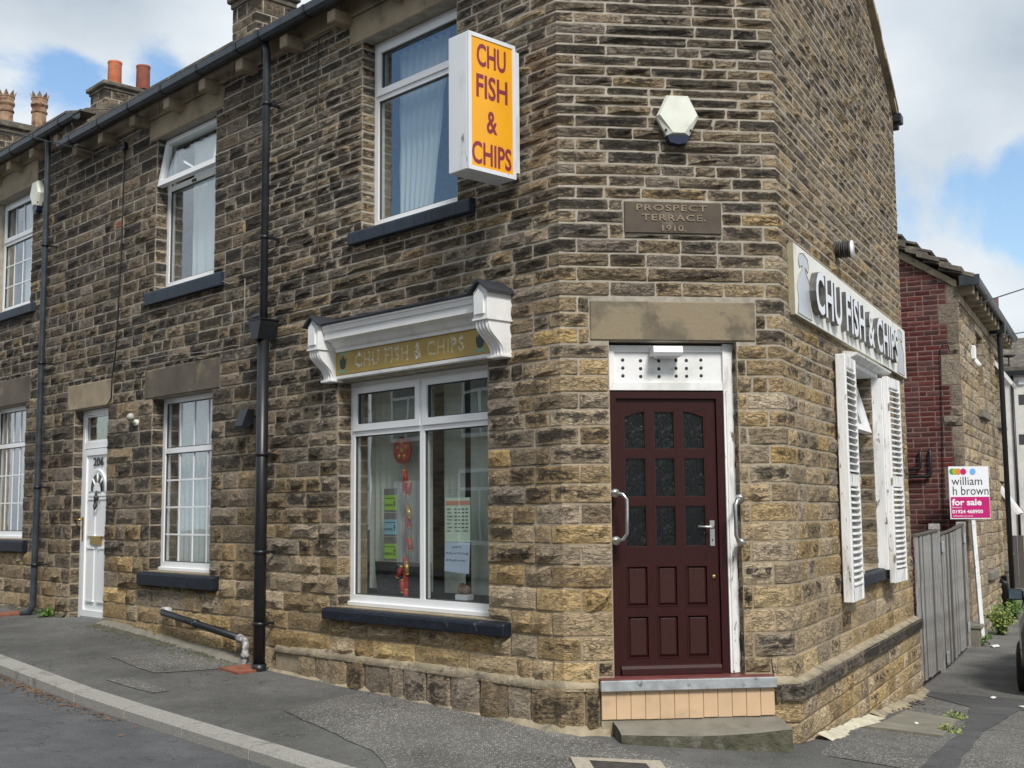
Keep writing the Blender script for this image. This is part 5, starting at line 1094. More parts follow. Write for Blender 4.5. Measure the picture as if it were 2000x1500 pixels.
for k in range(520):                      # grit and pale chips
    x=rr.uniform(-9,3); y=rr.uniform(-3.2,-.05); z=gF(FL,x,y)+(.004 if y>-KN else -.068); s=rr.uniform(.002,.006)
    mb.add([(x-s,y,z),(x,y-s,z),(x+s,y,z),(x,y+s*.8,z),(x,y,z+s)],[(0,1,4),(1,2,4),(2,3,4),(3,0,4)])
tag(obj('loose_grit',mb,mat('pale_grit',(.30,.28,.25),.9),None,FL),'loose pale grit scattered over pavement and road','grit',kind='stuff')
def weed(F,x,y,r,h,n,label,m,cat='plant',leaf=.035,group='weeds at the foot of the walls'):
    mb=MB(); z0=gF(F,x,y); st=MB()
    for k in range(n//7):
        a=rr.uniform(0,2*PI); q=r*rr.uniform(.2,1); tip=Vector((x+q*math.cos(a),y+q*math.sin(a),z0+h*rr.uniform(.5,1))); b0=Vector((x+q*.25*math.cos(a),y+q*.25*math.sin(a),z0))
        st.tube([b0,(b0+tip)/2+Vector((0,0,h*.1)),tip],.004,4)
        for i in range(7):
            p=b0.lerp(tip,rr.uniform(.25,1.05))+Vector((rr.gauss(0,.03),rr.gauss(0,.03),rr.gauss(0,.02))); s=leaf*rr.uniform(.5,1.2); d=Vector((rr.uniform(-1,1),rr.uniform(-1,1),rr.uniform(-.2,.8))).normalized(); u=d.orthogonal().normalized()*s*.4
            mb.add([p,p+d*s*.5+u,p+d*s,p+d*s*.5-u],[(0,1,2,3)])
    t=thing('weed',label,cat,F,(x,y,z0),group); obj('leaves',mb,m,t,F); obj('stems',st,M['leaf'],t,F)
weed(FR,12.6,-.30,.26,.50,420,'bushy green weed against the pale house beyond the fence',M['leaf_yellow'],leaf=.06)
weed(FR,10.9,-.12,.25,.2,140,'low green weeds at the end of the timber fence',M['leaf'],leaf=.06); weed(FR,15.6,-.25,.3,.4,200,'small weed by the far drainpipe',M['leaf'],leaf=.06)
weed(FL,-8.55,-.16,.12,.06,100,'grass tuft beside the white numbered door',M['leaf'],leaf=.05); weed(FR,1.75,-.83,.12,.04,80,'tiny moss tuft on the near edge of the flags',M['leaf_yellow'],leaf=.03); weed(FR,3.0,-.72,.10,.05,80,'tiny moss tuft on the far edge of the flags',M['leaf_yellow'],leaf=.03)
mb=MB()
for k in range(420):
    x=rr.uniform(-7.2,-3.9); y=-.10-abs(rr.gauss(0,.14)); z=gF(FL,x,y)+.005; s=rr.uniform(.006,.018); mb.add([(x-s,y,z),(x,y-s,z),(x+s,y,z),(x,y+s,z),(x,y,z+s*.6)],[(0,1,4),(1,2,4),(2,3,4),(3,0,4)])
tag(obj('moss',mb,mat('dull_moss',(.085,.09,.04),.95),None,FL),'dull green moss crumbs along the foot of the house wall','moss',kind='stuff')

# ------------------------------------------------------------------ things in the windows
def blind(F,x0,x1,z0,z1,y,n,label,gaps=(),ang=25):
    t=thing('vertical_blind',label,'blind',F,((x0+x1)/2,y,z0),'vertical blinds'); p=(x1-x0)/n
    mb=MB(); mb.box(x0,x1,y-.02,y+.02,z1,z1+.03); obj('head_rail',mb,M['upvc'],t,F); rr=random.Random(n)
    for k in range(n):
        if k in gaps: continue
        xc=x0+(k+.5)*p; a=R(ang+rr.uniform(-9,9)); w=.0385; c,s=w*math.cos(a),w*math.sin(a); mb=MB()
        mb.add([(xc-c,y-s,z0),(xc-c*.3,y-s*.3+.006,z0),(xc+c*.3,y+s*.3+.006,z0),(xc+c,y+s,z0),(xc-c,y-s,z1),(xc-c*.3,y-s*.3+.006,z1),(xc+c*.3,y+s*.3+.006,z1),(xc+c,y+s,z1)],[(0,1,5,4),(1,2,6,5),(2,3,7,6)],True)
        o=obj('slat',mb,M['blind'],t,F)
blind(FL,-2.72,-1.78,-.66,1.08,.34,11,'pale vertical blind behind the left half of the shop window',(10,),24); blind(FL,-1.72,-.80,-.66,1.08,.36,11,'pale vertical blind behind the right half of the shop window',(3,),12)
def curtain(F,x0,x1,z0,z1,y,label,m,amp=.03,waves=9,shape=None,name='curtain'):
    mb=MB(); nx,nz=waves*6,6; vs=[]
    for j in range(nz+1):
        for i in range(nx+1):
            t=i/nx; z=z0+(z1-z0)*j/nz; xr=x1 if not shape else x0+(x1-x0)*shape(j/nz); vs.append((x0+(xr-x0)*t,y+amp*math.sin(2*PI*waves*t+.4*math.sin(3*j)),z))
    mb.add(vs,[(j*(nx+1)+i,j*(nx+1)+i+1,(j+1)*(nx+1)+i+1,(j+1)*(nx+1)+i) for j in range(nz) for i in range(nx)],True); return tag(obj(name,mb,m,None,F),label,'curtain','curtains')
curtain(FL,-2.33,-1.62,2.5,4.12,.36,'white drawn back curtain in the big upper window',M['curtain'],.035,7,lambda t:.62+.38*t)
curtain(FL,-1.33,-1.14,2.5,4.12,.36,'right hand white curtain in the big upper window',M['curtain'],.03,3)
curtain(FL,-6.2,-5.0,-.55,1.22,.30,'white net curtain behind the barred window beside the numbered door',M['net'],.02,11,name='net_curtain')
curtain(FL,-10.75,-9.8,2.82,4.34,.30,'white curtain in the upper window of the far left house',M['curtain'],.03,9)
curtain(FL,-10.75,-9.8,.15,1.42,.34,'white net curtain in the lower window of the far left house',M['net'],.02,9,name='net_curtain')
curtain(FL,-5.98,-5.0,2.5,4.15,.30,'pale curtain behind the window with the open top light',M['curtain'],.018,5)
# red firecracker string
fc=thing('lucky_firecrackers','red and gold firecracker string hanging inside the left half of the shop window','decoration',FL,(-2.11,.24,-.45))
X=-2.11; Y=.235
mb=MB(); mb.tube([(X-.03,Y-.004,.53),(X-.03,Y+.02,.53)],.115,22); obj('round_plaque',mb,M['red'],fc,FL); mb=MB()
for k in range(5): a=2*PI*k/5+.3; mb.tube([(X-.03+.062*math.cos(a),Y-.008,.53+.062*math.sin(a)),(X-.03+.062*math.cos(a),Y,.53+.062*math.sin(a))],.02,8)
mb.tube([(X-.03,Y-.008,.53),(X-.03,Y,.53)],.026,6); obj('gold_motif',mb,M['goldfoil'],fc,FL)
for k,(dx,z,a) in enumerate(((.02,.30,15),(.05,.20,-12),(-.02,.22,10),(.07,.0,20),(.05,-.08,16),(.06,-.27,12),(-.06,-.5,-28),(.03,-.47,8),(.0,-.43,4),(-.02,-.62,5),(.02,-.70,-4))):
    c,s=math.cos(R(a)),math.sin(R(a)); p=lambda t:(X+dx+s*t,Y+.01*(k%3),z-c*t)
    mb=MB(); mb.tube([p(-.055),p(.055)],.021,8); o=obj('cracker',mb,M['red'] if k%4!=3 else M['goldfoil'],fc,FL); mb=MB(); mb.tube([p(-.06),p(-.05)],.0225,8); mb.tube([p(.045),p(.055)],.0225,8); obj('gold_band',mb,M['goldfoil'],o,FL)
mb=MB(); mb.tube([(X,Y+.01,.42),(X+.02,Y+.01,-.75)],.004,5); mb.box(X-.01,X+.04,Y,Y+.015,-.69,-.50); obj('cord',mb,M['red'],fc,FL)
# hygiene rating stickers on the glass
yg=.168
for z,mm,lab in ((.09,'sticker','topmost of the rating stickers in the shop window, lime green'),(-.115,'sticker_blue','pale blue rating sticker between the two lime ones in the shop window'),(-.32,'sticker','lowest of the rating stickers in the shop window, lime green')):
    t=thing('rating_sticker',lab,'sticker',FL,(-2.20,yg,z-.07),'rating stickers'); a,b=-2.30,-2.115
    mb=MB(); mb.box(a,b,yg,yg+.001,z-.085,z+.115); obj('backing',mb,M['sticker_grey'],t,FL)
    mb=MB(); mb.box(a+.008,b-.004,yg-.0012,yg-.0004,z-.068,z+.058); obj('coloured_panel',mb,M[mm],t,FL)
    mb=MB(); text(mb,'0' if mm=='sticker' else '9',b-.05,b-.022,z-.04,z+.015,yg-.002,0,.02)
    for k in range(5): mb.add([(a+.018+k*.022,yg-.002,z-.035),(a+.03+k*.022,yg-.002,z-.035),(a+.03+k*.022,yg-.002,z-.015),(a+.018+k*.022,yg-.002,z-.015)],[(0,1,2,3)])
    mb.add([(a+.015,yg-.002,z+.03),(b-.012,yg-.002,z+.03),(b-.012,yg-.002,z+.036),(a+.015,yg-.002,z+.036)],[(0,1,2,3)]); obj('print',mb,M['ink'],t,FL)
# notices on the right half
t=thing('opening_times','printed opening times sheet taped inside the right half of the shop window','notice',FL,(-1.33,yg,-.21)); a,b=-1.485,-1.18
mb=MB(); mb.box(a,b,yg,yg+.0012,-.235,.115); obj('sheet',mb,M['paper_green'],t,FL); mb=MB(); mb.box(a+.008,b-.004,yg-.001,yg-.0004,.055,.09); obj('heading_band',mb,M['salmon'],t,FL)
mb=MB()
for k,d in enumerate(('MONDAY','TUESDAY','WEDNESDAY','THURSDAY','FRIDAY','SATURDAY','SUNDAY')):
    z=.018-k*.029; text(mb,d,a+.022,a+.022+.0085*len(d),z,z+.014,yg-.002,0,.012)
    for q in range(4):
        xq=a+.115+q*.045; 
        if k<6: mb.add([(xq,yg-.002,z+.002),(xq+.028,yg-.002,z+.002),(xq+.028,yg-.002,z+.011),(xq,yg-.002,z+.011)],[(0,1,2,3)])
    if k==6: text(mb,'CLOSED',a+.12,a+.185,z,z+.013,yg-.002,0,.012); text(mb,'CLOSED',a+.21,a+.275,z,z+.013,yg-.002,0,.012)
obj('print',mb,mat('green_grey_print',(.07,.10,.08),.6),t,FL)
t=thing('handwritten_note','bluish handwritten note taped below the opening times','notice',FL,(-1.335,yg,-.49))
mb=MB(); mb.prism([(-1.50,-.47),(-1.20,-.485),(-1.185,-.24),(-1.49,-.24)],yg,yg+.0012,'y'); obj('sheet',mb,M['paper_blue'],t,FL)
mb=MB(); rr2=random.Random(3)
for z,x0,x1 in ((-.275,-1.40,-1.25),(-.325,-1.478,-1.20),(-.38,-1.478,-1.21)):
    x=x0
    while x<x1-.02:
        w=rr2.uniform(.02,.045); P=[(x+w*q/6,yg-.0025,z-.01*(x-x0)+rr2.uniform(-.008,.008)) for q in range(7)]; mb.tube(P,.0017,3); x+=w+.014
obj('handwriting',mb,mat('blue_black_pen',(.03,.035,.08),.6),t,FL)
t=thing('led_sign','unlit black dotted LED sign standing in the shop window','sign',FL,(-2.1,.27,-.70)); mb=MB(); mb.prism([(-2.50,-.70),(-1.80,-.70),(-1.80,-.42),(-2.54,-.42)],.25,.28,'y'); obj('panel',mb,M['black'],t,FL)
mb=MB(); vt,ft=text_verts('FISH',0,0); vt2,_=text_verts('CHIPS',0,0)
def dots(vt,x0,x1,z0,z1,st):
    lo=vt.min(0); hi=vt.max(0)
    for q in vt[::st]:
        x=x0+(q[0]-lo[0])/(hi[0]-lo[0])*(x1-x0); z=z0+(q[1]-lo[1])/(hi[1]-lo[1])*(z1-z0); mb.add([(x+.0045*math.cos(PI*k/3),.2485,z+.0045*math.sin(PI*k/3)) for k in range(6)],[tuple(range(6))])
dots(vt,-2.45,-2.12,-.54,-.45,1); dots(vt2,-2.45,-2.10,-.66,-.57,1)
for k in range(30):
    a=2*PI*k/30; x,z=-1.98+.08*math.cos(a)*(1+.2*math.sin(a)),-.555+.09*math.sin(a); mb.add([(x+.0045*math.cos(PI*q/3),.2485,z+.0045*math.sin(PI*q/3)) for q in range(6)],[tuple(range(6))])
obj('led_dots',mb,mat('unlit_led',(.16,.17,.18),.3),t,FL)
t=thing('ornament_box','small pale box with a figurine low in the shop window','ornament',FL,(-1.36,.26,-.69)); mb=MB(); mb.box(-1.43,-1.29,.22,.30,-.70,-.655,.004); obj('base_box',mb,M['paper'],t,FL)
mb=MB(); mb.lathe([(.02,0),(.04,.02),(.042,.05),(.03,.075),(.012,.09)],-1.385,.26,-.655,12); mb.lathe([(.018,0),(.035,.02),(.036,.045),(.02,.07)],-1.335,.26,-.655,12); obj('figurine',mb,M['crown'],t,FL)
mb=MB(); mb.lathe([(.09,0),(.12,.02),(.13,.2),(.14,.22),(.12,.22)],-9.98,.28,-.22,14); t=thing('plant_pot','brown pot with a spiky plant inside the far left lower window','plant pot',FL,(-9.98,.28,-.22)); obj('pot',mb,mat('brown_pot',(.18,.09,.05),.6),t,FL)
mb=MB()
for k in range(14): a=2*PI*k/14; mb.add([(-9.98,.28,0),(-9.98+.03*math.sin(a),.28-.03*math.cos(a),0.0),(-9.98+.22*math.cos(a),.28+.12*math.sin(a),.25+.1*(k%3))],[(0,1,2)])
obj('leaves',mb,M['leaf'],t,FL)

# ------------------------------------------------------------------ timber fence and gates in the side lane
def gate(x0,x1,zt,label,curve):
    t=thing('timber_gate',label,'gate',FR,((x0+x1)/2,-.02,gF(FR,(x0+x1)/2,0)),'timber gates in the side lane'); w=.125; n=int((x1-x0)/w); w=(x1-x0)/n; rr=random.Random(int(x0*10))
    for k in range(n):
        a=x0+k*w+.003; b=a+w-.006; tt=(k+.5)/n; zz=zt+curve(tt); yo=rr.uniform(-.006,.006); zb=gF(FR,a,0)+.05+rr.uniform(0,.03)
        mb=MB(); mb.box(a,b,-.035+yo,-.012+yo,zb,zz,.003); obj('plank',mb,M['wood'] if rr.random()<.82 else M['wood_dark'],t,FR)
    mb=MB()
    for z in (zt-.35,-1.85): mb.box(x0,x1,-.010,.04,z,z+.10)
    mb.prism([(x0,zt+curve(0)+.002),(x1,zt+curve(1)+.002),(x1,zt+curve(1)+.03),((x0+x1)/2,zt+curve(.5)+.03),(x0,zt+curve(0)+.03)],-.045,.03,'y'); obj('rail',mb,M['wood_dark'],t,FR)
    return t
t=gate(5.72,7.66,-.33,'near weathered grey timber gate next to the shop side wall',lambda q:.03*q*q); t2=gate(7.86,10.5,-.36,'far weathered grey timber gate with galvanised hinges',lambda q:.10*q*q)
for (x,z,tt) in ((7.92,-.5,t2),(10.35,-.45,t2),(7.95,-1.92,t2),(10.4,-1.75,t2)):
    mb=MB(); mb.box(x-.08,x+.12,-.06,-.046,z-.07,z+.07,.004); obj('hinge_plate',mb,M['galv'],tt,FR)
for x,h in ((7.76,-.24),(10.65,-.25)):
    mb=MB(); g=gF(FR,x,0); mb.box(x-.06,x+.06,-.04,.08,g-.1,h-.03,.006); mb.prism([(x-.065,h-.03),(x+.065,h-.03),(x+.03,h+.04),(x-.03,h+.04)],-.045,.085,'y'); tag(obj('gate_post',mb,M['wood'],None,FR),'grey timber post between the two gates' if x<8 else 'grey timber post at the far end of the gates','post')
mb=MB(); mb.box(10.72,11.9,-.16,.02,gF(FR,11,0)-.1,gF(FR,11,0)+.26,.01); mb.box(10.70,11.92,-.2,.04,gF(FR,11,0)+.262,gF(FR,11,0)+.32,.01); tag(obj('low_wall',mb,M['concrete'],None,FR),'low coped wall stub between the fence and the weed','wall')

# ------------------------------------------------------------------ brick and stone house beyond
h2=thing('brick_house','red brick gabled house with stone front beyond the timber gates','house',FR,(13,1,-2.1))
PG=Poly([FG.p(-4.5,0,0)[:2],G2,FR.p(19.2,0,0)[:2]],-4.5); E2=3.55
def top2(s): return E2+.05 if s>=0 else E2+.05+(-s)*.70
ops2=[(2.5,3.6,1.72,3.12),(5.9,7.0,1.72,3.12),(2.6,3.7,-1.12,.52),(5.8,6.9,-1.12,.52)]
wm=wall_mesh(PG,-4.5,7.8,-2.6,E2+.04,ops2,ztop=top2)
q0,q1,q2=FG.p(-4.5,0,0),FG.p(-4.5,7.8,0),FR.p(19.2,0,0)
for p,q in ((q0,q1),(q1,q2)): wm.add([(p.x,p.y,-1),(q.x,q.y,-1),(q.x,q.y,E2+ZO+1),(p.x,p.y,E2+ZO+1)],[(0,1,2,3)])
w2=obj('wall',wm,M['brick_mortar'],h2,WZ)
rb=random.Random(21); cs=[-2.3]
while cs[-1]<7: cs.append(cs[-1]+.0815)
quoin=[]; zq=-2.3; k=0
while zq<E2: 
    h=.163*rb.choice([1,2,2,3]); quoin.append((-.30 if k%3==0 else -.17,0,zq,min(zq+h,E2))); zq+=h; k+=1
def brick_len(H,rn,t,z): return .235*rn.choice([.5,1,1,1])
bricks=lay(PG,cs,-1.35,0,quoin,rb,lambda s,z:.45,lambda s,z:.30,lambda s,z:.004,brick_len,.0032,ztop=top2)
place_stones(bricks,w2,M['brick'],'brick','brickwork',300)
cs=[-2.3]
while cs[-1]<E2-.1: cs.append(cs[-1]+rb.uniform(.16,.24))
cs[-1]=E2
blocks=[(r[0]-.12,r[1]+.12,r[3],r[3]+.32) for r in ops2]+[(r[0]-.1,r[1]+.1,r[2]-.14,r[2]) for r in ops2]
fst=[]
for q in quoin:
    v,f,uv=stone_geo(PG.pos,q[0],.0,q[2],q[3],rb,.03); fst.append((q[0],q[2],v,f,uv,(.30+rb.uniform(-.2,.2),.5,0,1)))
fst+=lay(PG,cs,0,7.8,ops2+blocks,rb,lambda s,z:.55,lambda s,z:.35,lambda s,z:.035,lambda H,rn,t,z:rn.uniform(.25,.55))
for r in ops2: fst+=reveal(PG,r[1],-1,r[2],r[3],.2,cs,rb,.5,.4)
place_stones(fst,w2,M['stone2'])
for r,b in zip(ops2,blocks):
    mb=MB(); mb.box(b[0],b[1],-.015,.16,b[2]+.003,b[3],.01); f2=Frame(FR.p(11.4,0,0)[:2],63.308); obj('lintel',mb,M['buff'],h2,f2)
for b in blocks[4:]:
    mb=MB(); mb.box(b[0],b[1],-.09,.16,b[2],b[3]-.002,.01); obj('window_sill',mb,M['concrete'],h2,f2)
for i,r in enumerate(ops2):
    w=window(h2,f2,r,.18,trans=r[2]+(r[3]-r[2])*.62)
    if i in (1,3): hung_sash(w,f2,r[0]+.03,r[1]-.03,r[3]-.03,.75,.1,34)
mb=MB()
for k in range(16): mb.prism([(-.32+.02+k*.27*.82,E2+.07+k*.27*.574),(-.32+k*.27*.82,E2+.10+k*.27*.574),(-.02+k*.27*.82+.27,E2+.085+(k+1.2)*.27*.574),(.0+k*.27*.82+.27,E2+.05+(k+1.2)*.27*.574)],-.1,8,'x')
obj('roof',mb,M['slate'],h2,f2)
mb=MB(); rr=random.Random(31)
for k in range(26):                        # thick ragged stone slates along the verge
    y=-.28+k*.17; z=E2+.09+(y+.28)*.70*.82; mb.prism([(y,z-.03),(y+.34,z-.03+.17*.7),(y+.34,z+.03+.16*.7),(y,z+.035+rr.uniform(0,.03))],-.14-rr.uniform(0,.06),.4,'x')
obj('verge_slates',mb,M['slate'],h2,f2)
mb=MB(); mb.prism([(0,E2-.06),(0,E2+.05),(4,E2+.05+4*.574+.4),(4,E2-.16+4*.574+.4)],-.03,.02,'x'); obj('verge_mortar',mb,M['fillet'],h2,f2)
for k in range(13):
    mb=MB(); x=.18+k*.62; mb.box(x-.07,x+.07,-.24,.02,E2-.16,E2+.0,.01); obj('corbel',mb,M['lintel'],h2,f2)
mb=MB(); mb.box(0,7.8,-.04,.05,E2-.30,E2-.17,.006); obj('eaves_band',mb,M['lintel'],h2,f2)
mb=MB(); mb.prism([(-.34,E2+.10),(-.33,E2+.02),(-.30,E2),(-.25,E2),(-.22,E2+.02),(-.21,E2+.10)],-.12,7.9,'x'); mb.box(-.14,-.10,-.36,-.05,E2-.06,E2+.11,.006); obj('gutter',mb,M['gutter'],h2,f2)
mb=MB(); mb.tube([(4.75,-.24,E2),(4.75,-.22,E2-.2),(4.75,-.22,-2.1)],.05,10); mb.box(4.65,4.85,-.33,-.05,E2-.22,E2-.02,.01); dp=obj('drainpipe',mb,M['black'],h2,f2)
mb=MB(); mb.tube([(4.2,-.05,-1.35),(4.2,-.16,-1.4),(4.35,-.18,-1.75),(4.6,-.16,-1.95)],.045,8); mb.box(4.9,5.3,-.12,-.02,-2.05,-1.3,.01); obj('waste_pipe',mb,M['black'],dp,f2)
mb=MB(); mb.box(1.5,1.62,-.09,-.0,2.5,2.74,.015); mb.tube([(1.56,-.07,2.5),(1.54,-.13,2.38)],[.035,.05],10); tag(obj('wall_lamp',mb,M['upvc'],None,f2),'white wall lamp on the stone front beyond the gates','light')
gp=thing('wall_pipes','pair of black pipes elbowing across the red brick gable','pipe',FG,(-.6,-.06,.55))
for x,zt,zh in ((-.66,.90,.62),(-.51,.92,.50)):
    mb=MB(); mb.tube([(x,.0,zt),(x,-.05,zt),(x,-.07,zt-.03),(x,-.07,zh+.04),(x-.02,-.07,zh+.01),(x-.06,-.07,zh),(-1.4,-.07,zh-.02)],.024,8); obj('pipe',mb,M['black'],gp,FG)
cable('cable',FG,[(-.06,-.03,2.62),(-.24,-.03,2.60),(-.29,-.03,2.52),(-.31,-.03,1.2),(-.36,-.03,-.4)],.008,'black cable looped down the red brick gable',wob=.003)
cable('cable',FR,[(12.6,-.2,3.4),(23.2,-3.5,6.2)],.012,'upper overhead wire leaving the stone front to the right',wob=.0)
cable('cable',FR,[(16.6,-.2,3.35),(26,-3,5.0)],.012,'lower overhead wire leaving the stone front to the right',wob=.0)
# ------------------------------------------------------------------ white building at the end of the lane
FW=Frame(FR.p(26,0,0)[:2],63.308-90)
wb=thing('rendered_building','white rendered building with slate roof at the end of the lane','building',FW,(3,2,-2.1))
mb=MB(); mb.box(-1.2,9,0,6,-2.4,3.62); wbw=obj('wall',mb,M['render'],wb,FW)
mb=MB(); mb.prism([(-.15,3.62),(-.15,3.72),(3,4.9),(6.2,3.72),(6.2,3.62)],-1.4,9.2,'x'); obj('roof',mb,M['slate'],wb,FW); mb=MB(); mb.box(-1.4,9.2,-.22,-.16,3.50,3.62); obj('gutter',mb,M['black'],wb,FW)
for (x,z) in ((-.16,2.72),(-.20,1.66),(-.13,.42),(-.09,-.78)):
    mb=MB(); mb.box(x,x+.9,-.01,.05,z,z+.27); w=obj('window',mb,M['upvc_grey'],wbw,FW)
mb=MB(); mb.tube([(-.3,-.03,3.5),(-.3,-.03,-2)],.035,8); obj('drainpipe',mb,M['black'],wb,FW)
mb=MB(); mb.box(-.15,-.0,-.06,0,3.25,3.4,.01); tag(obj('wall_lamp',mb,M['upvc'],None,FW),'small white lamp high on the rendered building','light')
dt=thing('satellite_dish','satellite dish on the roof edge of the rendered building','satellite dish',FW,(-.35,-.1,3.75)); mb=MB(); mb.lathe([(.01,0),(.12,.02),(.2,.07)],-.35,-.1,3.98,14); obj('dish',mb,M['iron'],dt,FW); mb=MB(); mb.tube([(-.35,0,3.65),(-.35,-.1,4.0)],.02,6); obj('mast',mb,M['iron'],dt,FW)
fn=thing('lane_fence','dark timber fence before the white rendered building','fence',FW,(2,-1,-2.05))
for k in range(14): mb=MB(); mb.box(-.45+k*.15,-.45+k*.15+.142,-1.0,-.975,-2.1,-.72,.004); obj('plank',mb,M['wood_dark'],fn,FW)
# ------------------------------------------------------------------ for sale board
FSB=Frame(FR.p(10.95,-.10,0)[:2],6.0)
fsb=thing('for_sale_board','estate agent for sale board in white and magenta on a white post','sign',FSB,(0,0,gF(FSB,0,0)))
mb=MB(); v=[(-.03,0,-2.0),(.03,0,-2.0),(.03,.05,-2.0),(-.03,.05,-2.0),(-.10,0,-.12),(-.04,0,-.12),(-.04,.05,-.12),(-.10,.05,-.12)]
mb.add(v,[(0,1,5,4),(1,2,6,5),(2,3,7,6),(3,0,4,7),(4,5,6,7)]); mb.v=[(a+.10,b,c) for a,b,c in mb.v]; obj('post',mb,M['flaky'],fsb,FSB)
bx0,bx1,bz0,bz1=-.34,.30,-.17,.63; bh_=.62*(bz1-bz0)
mb=MB(); mb.box(bx0,bx1,-.02,-.008,bz0,bz1); obj('board',mb,M['board'],fsb,FSB); mb=MB(); mb.box(bx0+.015,bx1-.006,-.0225,-.0205,bz0+.015,bz0+.335); obj('magenta_panel',mb,M['pink'],fsb,FSB)
mb=MB(); text(mb,'william',-.30,.19,.345,.47,-.0225,0,.0); text(mb,'h brown',-.285,.285,.195,.325,-.0225,0,.0); obj('agent_name',mb,M['ink'],fsb,FSB)
mb=MB(); text(mb,'for sale',-.31,.165,.035,.135,-.024,0,.03); text(mb,'Dewsbury',-.31,-.15,-.01,.018,-.024,0,.0); text(mb,'01924 468900',-.31,.18,-.085,-.03,-.024,0,.025); text(mb,'williamhbrown.co.uk',-.30,.02,-.135,-.112,-.024,0,0); obj('sale_text',mb,M['board'],fsb,FSB)
for x,m_,k in ((-.28,'green',0),(-.235,'lime',1),(-.185,'orangeprint',2),(-.105,'pink',3),(.045,'blue',4)):
    mb=MB(); mb.disc(x,-.0215-.0008*k,.55,.048,18); obj('logo_dot',mb,M[m_],fsb,FSB)
# ------------------------------------------------------------------ parked car at the right edge
FCAR=Frame(FR.p(5.75,-1.02,0)[:2],63.308)  # x forward, y towards its left is the wall side (+), the car lies at y<0
car=thing('parked_car','grey green hatchback parked at the right edge of the lane','car',FCAR,(2.1,-.87,gF(FCAR,2,-.8)))
G0=gF(FCAR,2,-.5); 
secs=[(0.0,.40,.72,.80,.72),(.06,.28,.86,1.02,.80),(.35,.22,.92,1.30,.84),(.75,.22,.94,1.45,.86),(1.6,.20,.93,1.49,.87),(2.4,.20,.92,1.40,.87),(3.0,.20,.91,1.0,.87),(3.6,.22,.84,.90,.85),(3.98,.28,.72,.78,.80),(4.1,.40,.60,.64,.68)]
mb=MB(); rings=[]
for (x,zb,zs,zt,hw) in secs:
    c=-.88; tw=hw*.70 if zt-zs>.2 else hw*.86
    pr=[(-hw*.92,zb),(-hw,zb+.15),(-hw,zs-.1),(-hw*.96,zs),(-tw,zt-.05),(-tw*.8,zt),(tw*.8,zt),(tw,zt-.05),(hw*.96,zs),(hw,zs-.1),(hw,zb+.15),(hw*.92,zb)]
    rings.append([(x,c+a,G0+z) for a,z in pr])
n=12
for a,b in zip(rings,rings[1:]): mb.add(a+b,[(i,(i+1)%n,n+(i+1)%n,n+i) for i in range(n)],True)
mb.add(rings[0],[tuple(range(n))]); mb.add(rings[-1],[tuple(range(n))[::-1]]); obj('body',mb,M['carpaint'],car,FCAR)
for sg in (1,-1):
    mb=MB(); y=-.88+sg*.79
    for (xa,xb) in ((.55,1.5),(1.6,2.55)): mb.add([(xa,y+sg*.045,G0+.97),(xb,y+sg*.045,G0+.97),(xb-.12,y-sg*.10,G0+1.36),(xa+.12,y-sg*.10,G0+1.38)],[(0,1,2,3)])
    obj('side_window',mb,M['carglass'],car,FCAR)
mb=MB(); mb.add([(.10,-1.5,G0+1.03),(.10,-.26,G0+1.03),(.33,-.36,G0+1.30),(.33,-1.40,G0+1.30)],[(0,1,2,3)]); mb.v=[(a-.03,b,c+.02) for a,b,c in mb.v]; obj('rear_window',mb,M['carglass'],car,FCAR)
for x in (.72,3.25):
    for y0,y1 in ((-.19,.015),(-1.775,-1.57)):
        mb=MB(); mb.tube([(x,y0,G0+.31),(x,y0+.03,G0+.31),(x,y1-.03,G0+.31),(x,y1,G0+.31)],[.27,.31,.31,.27],24); wl=obj('wheel',mb,M['tyre'],car,FCAR)
        ys=y1+.004 if y1>-.5 else y0-.004; mb=MB(); mb.tube([(x,ys-.01,G0+.31),(x,ys+.01,G0+.31)],.20,20); obj('rim',mb,M['alloy'],wl,FCAR)
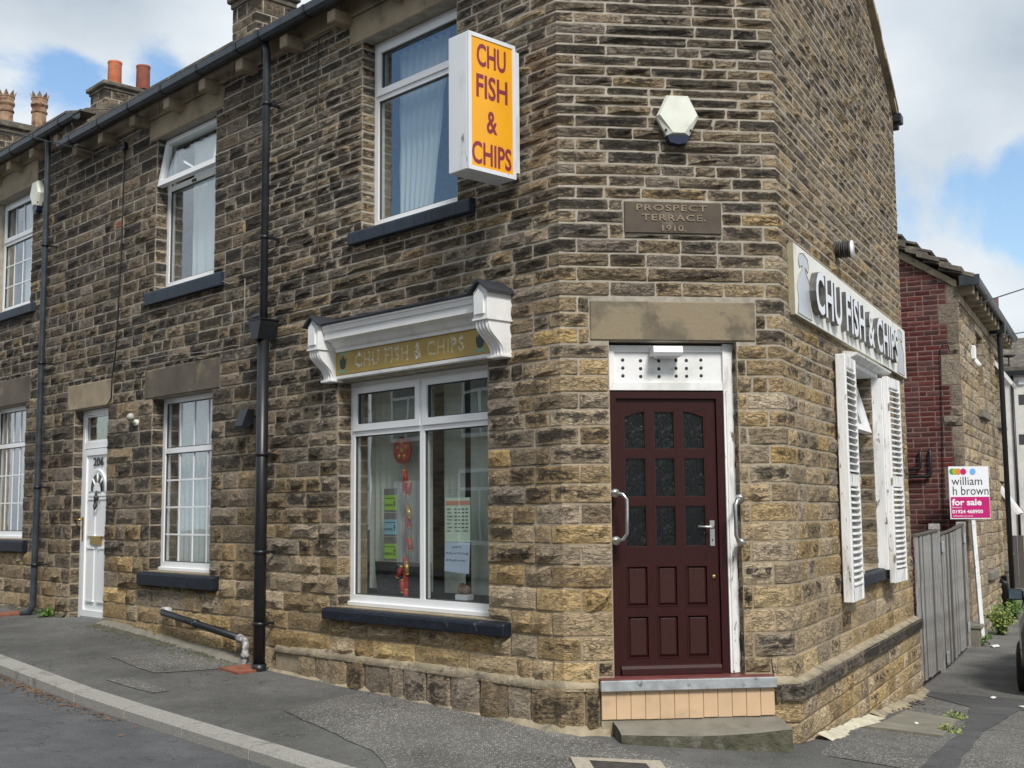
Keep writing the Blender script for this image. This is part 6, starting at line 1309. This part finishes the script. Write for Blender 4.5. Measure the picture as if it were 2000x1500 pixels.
for y in (.05,-1.81):
    sg=1 if y>0 else -1; mb=MB(); mb.tube([(2.28,y-sg*.08,G0+.98),(2.28,y+sg*.02,G0+1.0)],.03,8); mb.box(2.25,2.36,y-sg*.02,y+sg*.17,G0+.96,G0+1.10,.03); mi=obj('wing_mirror',mb,M['black'],car,FCAR); mb=MB(); mb.box(2.243,2.2495,y,y+sg*.15,G0+.975,G0+1.085); obj('mirror_glass',mb,M['mirror'],mi,FCAR)
for y in (-.36,-1.40):
    mb=MB(); mb.box(-.02,.14,y-.10,y+.10,G0+.72,G0+.95,.02); obj('tail_light',mb,M['redlens'],car,FCAR)

# ------------------------------------------------------------------ terrace across the street (behind the camera, seen in the glass)
FO=Frame(FL.p(0,-10.6,0)[:2],-46.773+180)
for k in range(5):
    x0=-9+k*5.2; t=thing('terraced_house','stone house across the street '+('past the corner','at the corner of the side lane','facing the corner shop','facing the numbered white door','facing the far left house')[k],'house',FO,(x0+2.6,2,-1.6),'houses across the street')
    mb=MB(); mb.box(x0,x0+5.19,0,6,-2.0,3.5); w=obj('wall',mb,M['oppstone'],t,FO); mb=MB(); mb.prism([(-.2,3.5),(3,5.3),(6.2,3.5)],x0,x0+5.19,'x'); obj('roof',mb,M['slate'],t,FO)
    for (a,b,c,d) in ((.7,1.9,1.6,3.0),(3.2,4.4,1.6,3.0),(.7,2.0,-.7,.9)):
        mb=MB(); mb.box(x0+a,x0+b,-.02,.0,c,d); f=obj('window',mb,M['upvc'],t,FO)
        for q0,q1,r0,r1 in ((a+.08,(a+b)/2-.04,c+.1,d-.45),((a+b)/2+.04,b-.08,c+.1,d-.45),(a+.08,b-.08,d-.38,d-.08)): mb=MB(); mb.box(x0+q0,x0+q1,-.03,-.021,r0,r1); obj('pane',mb,M['carglass'],f,FO)
    mb=MB(); mb.box(x0+3.3,x0+4.2,-.03,.0,-1.6,.7); obj('front_door',mb,M['upvc'],t,FO)
sheet('pavement',FO,rng(-14,20,1.0),rng(-1.4,.4,.6),.02,M['pave'])
S.render.engine='CYCLES'
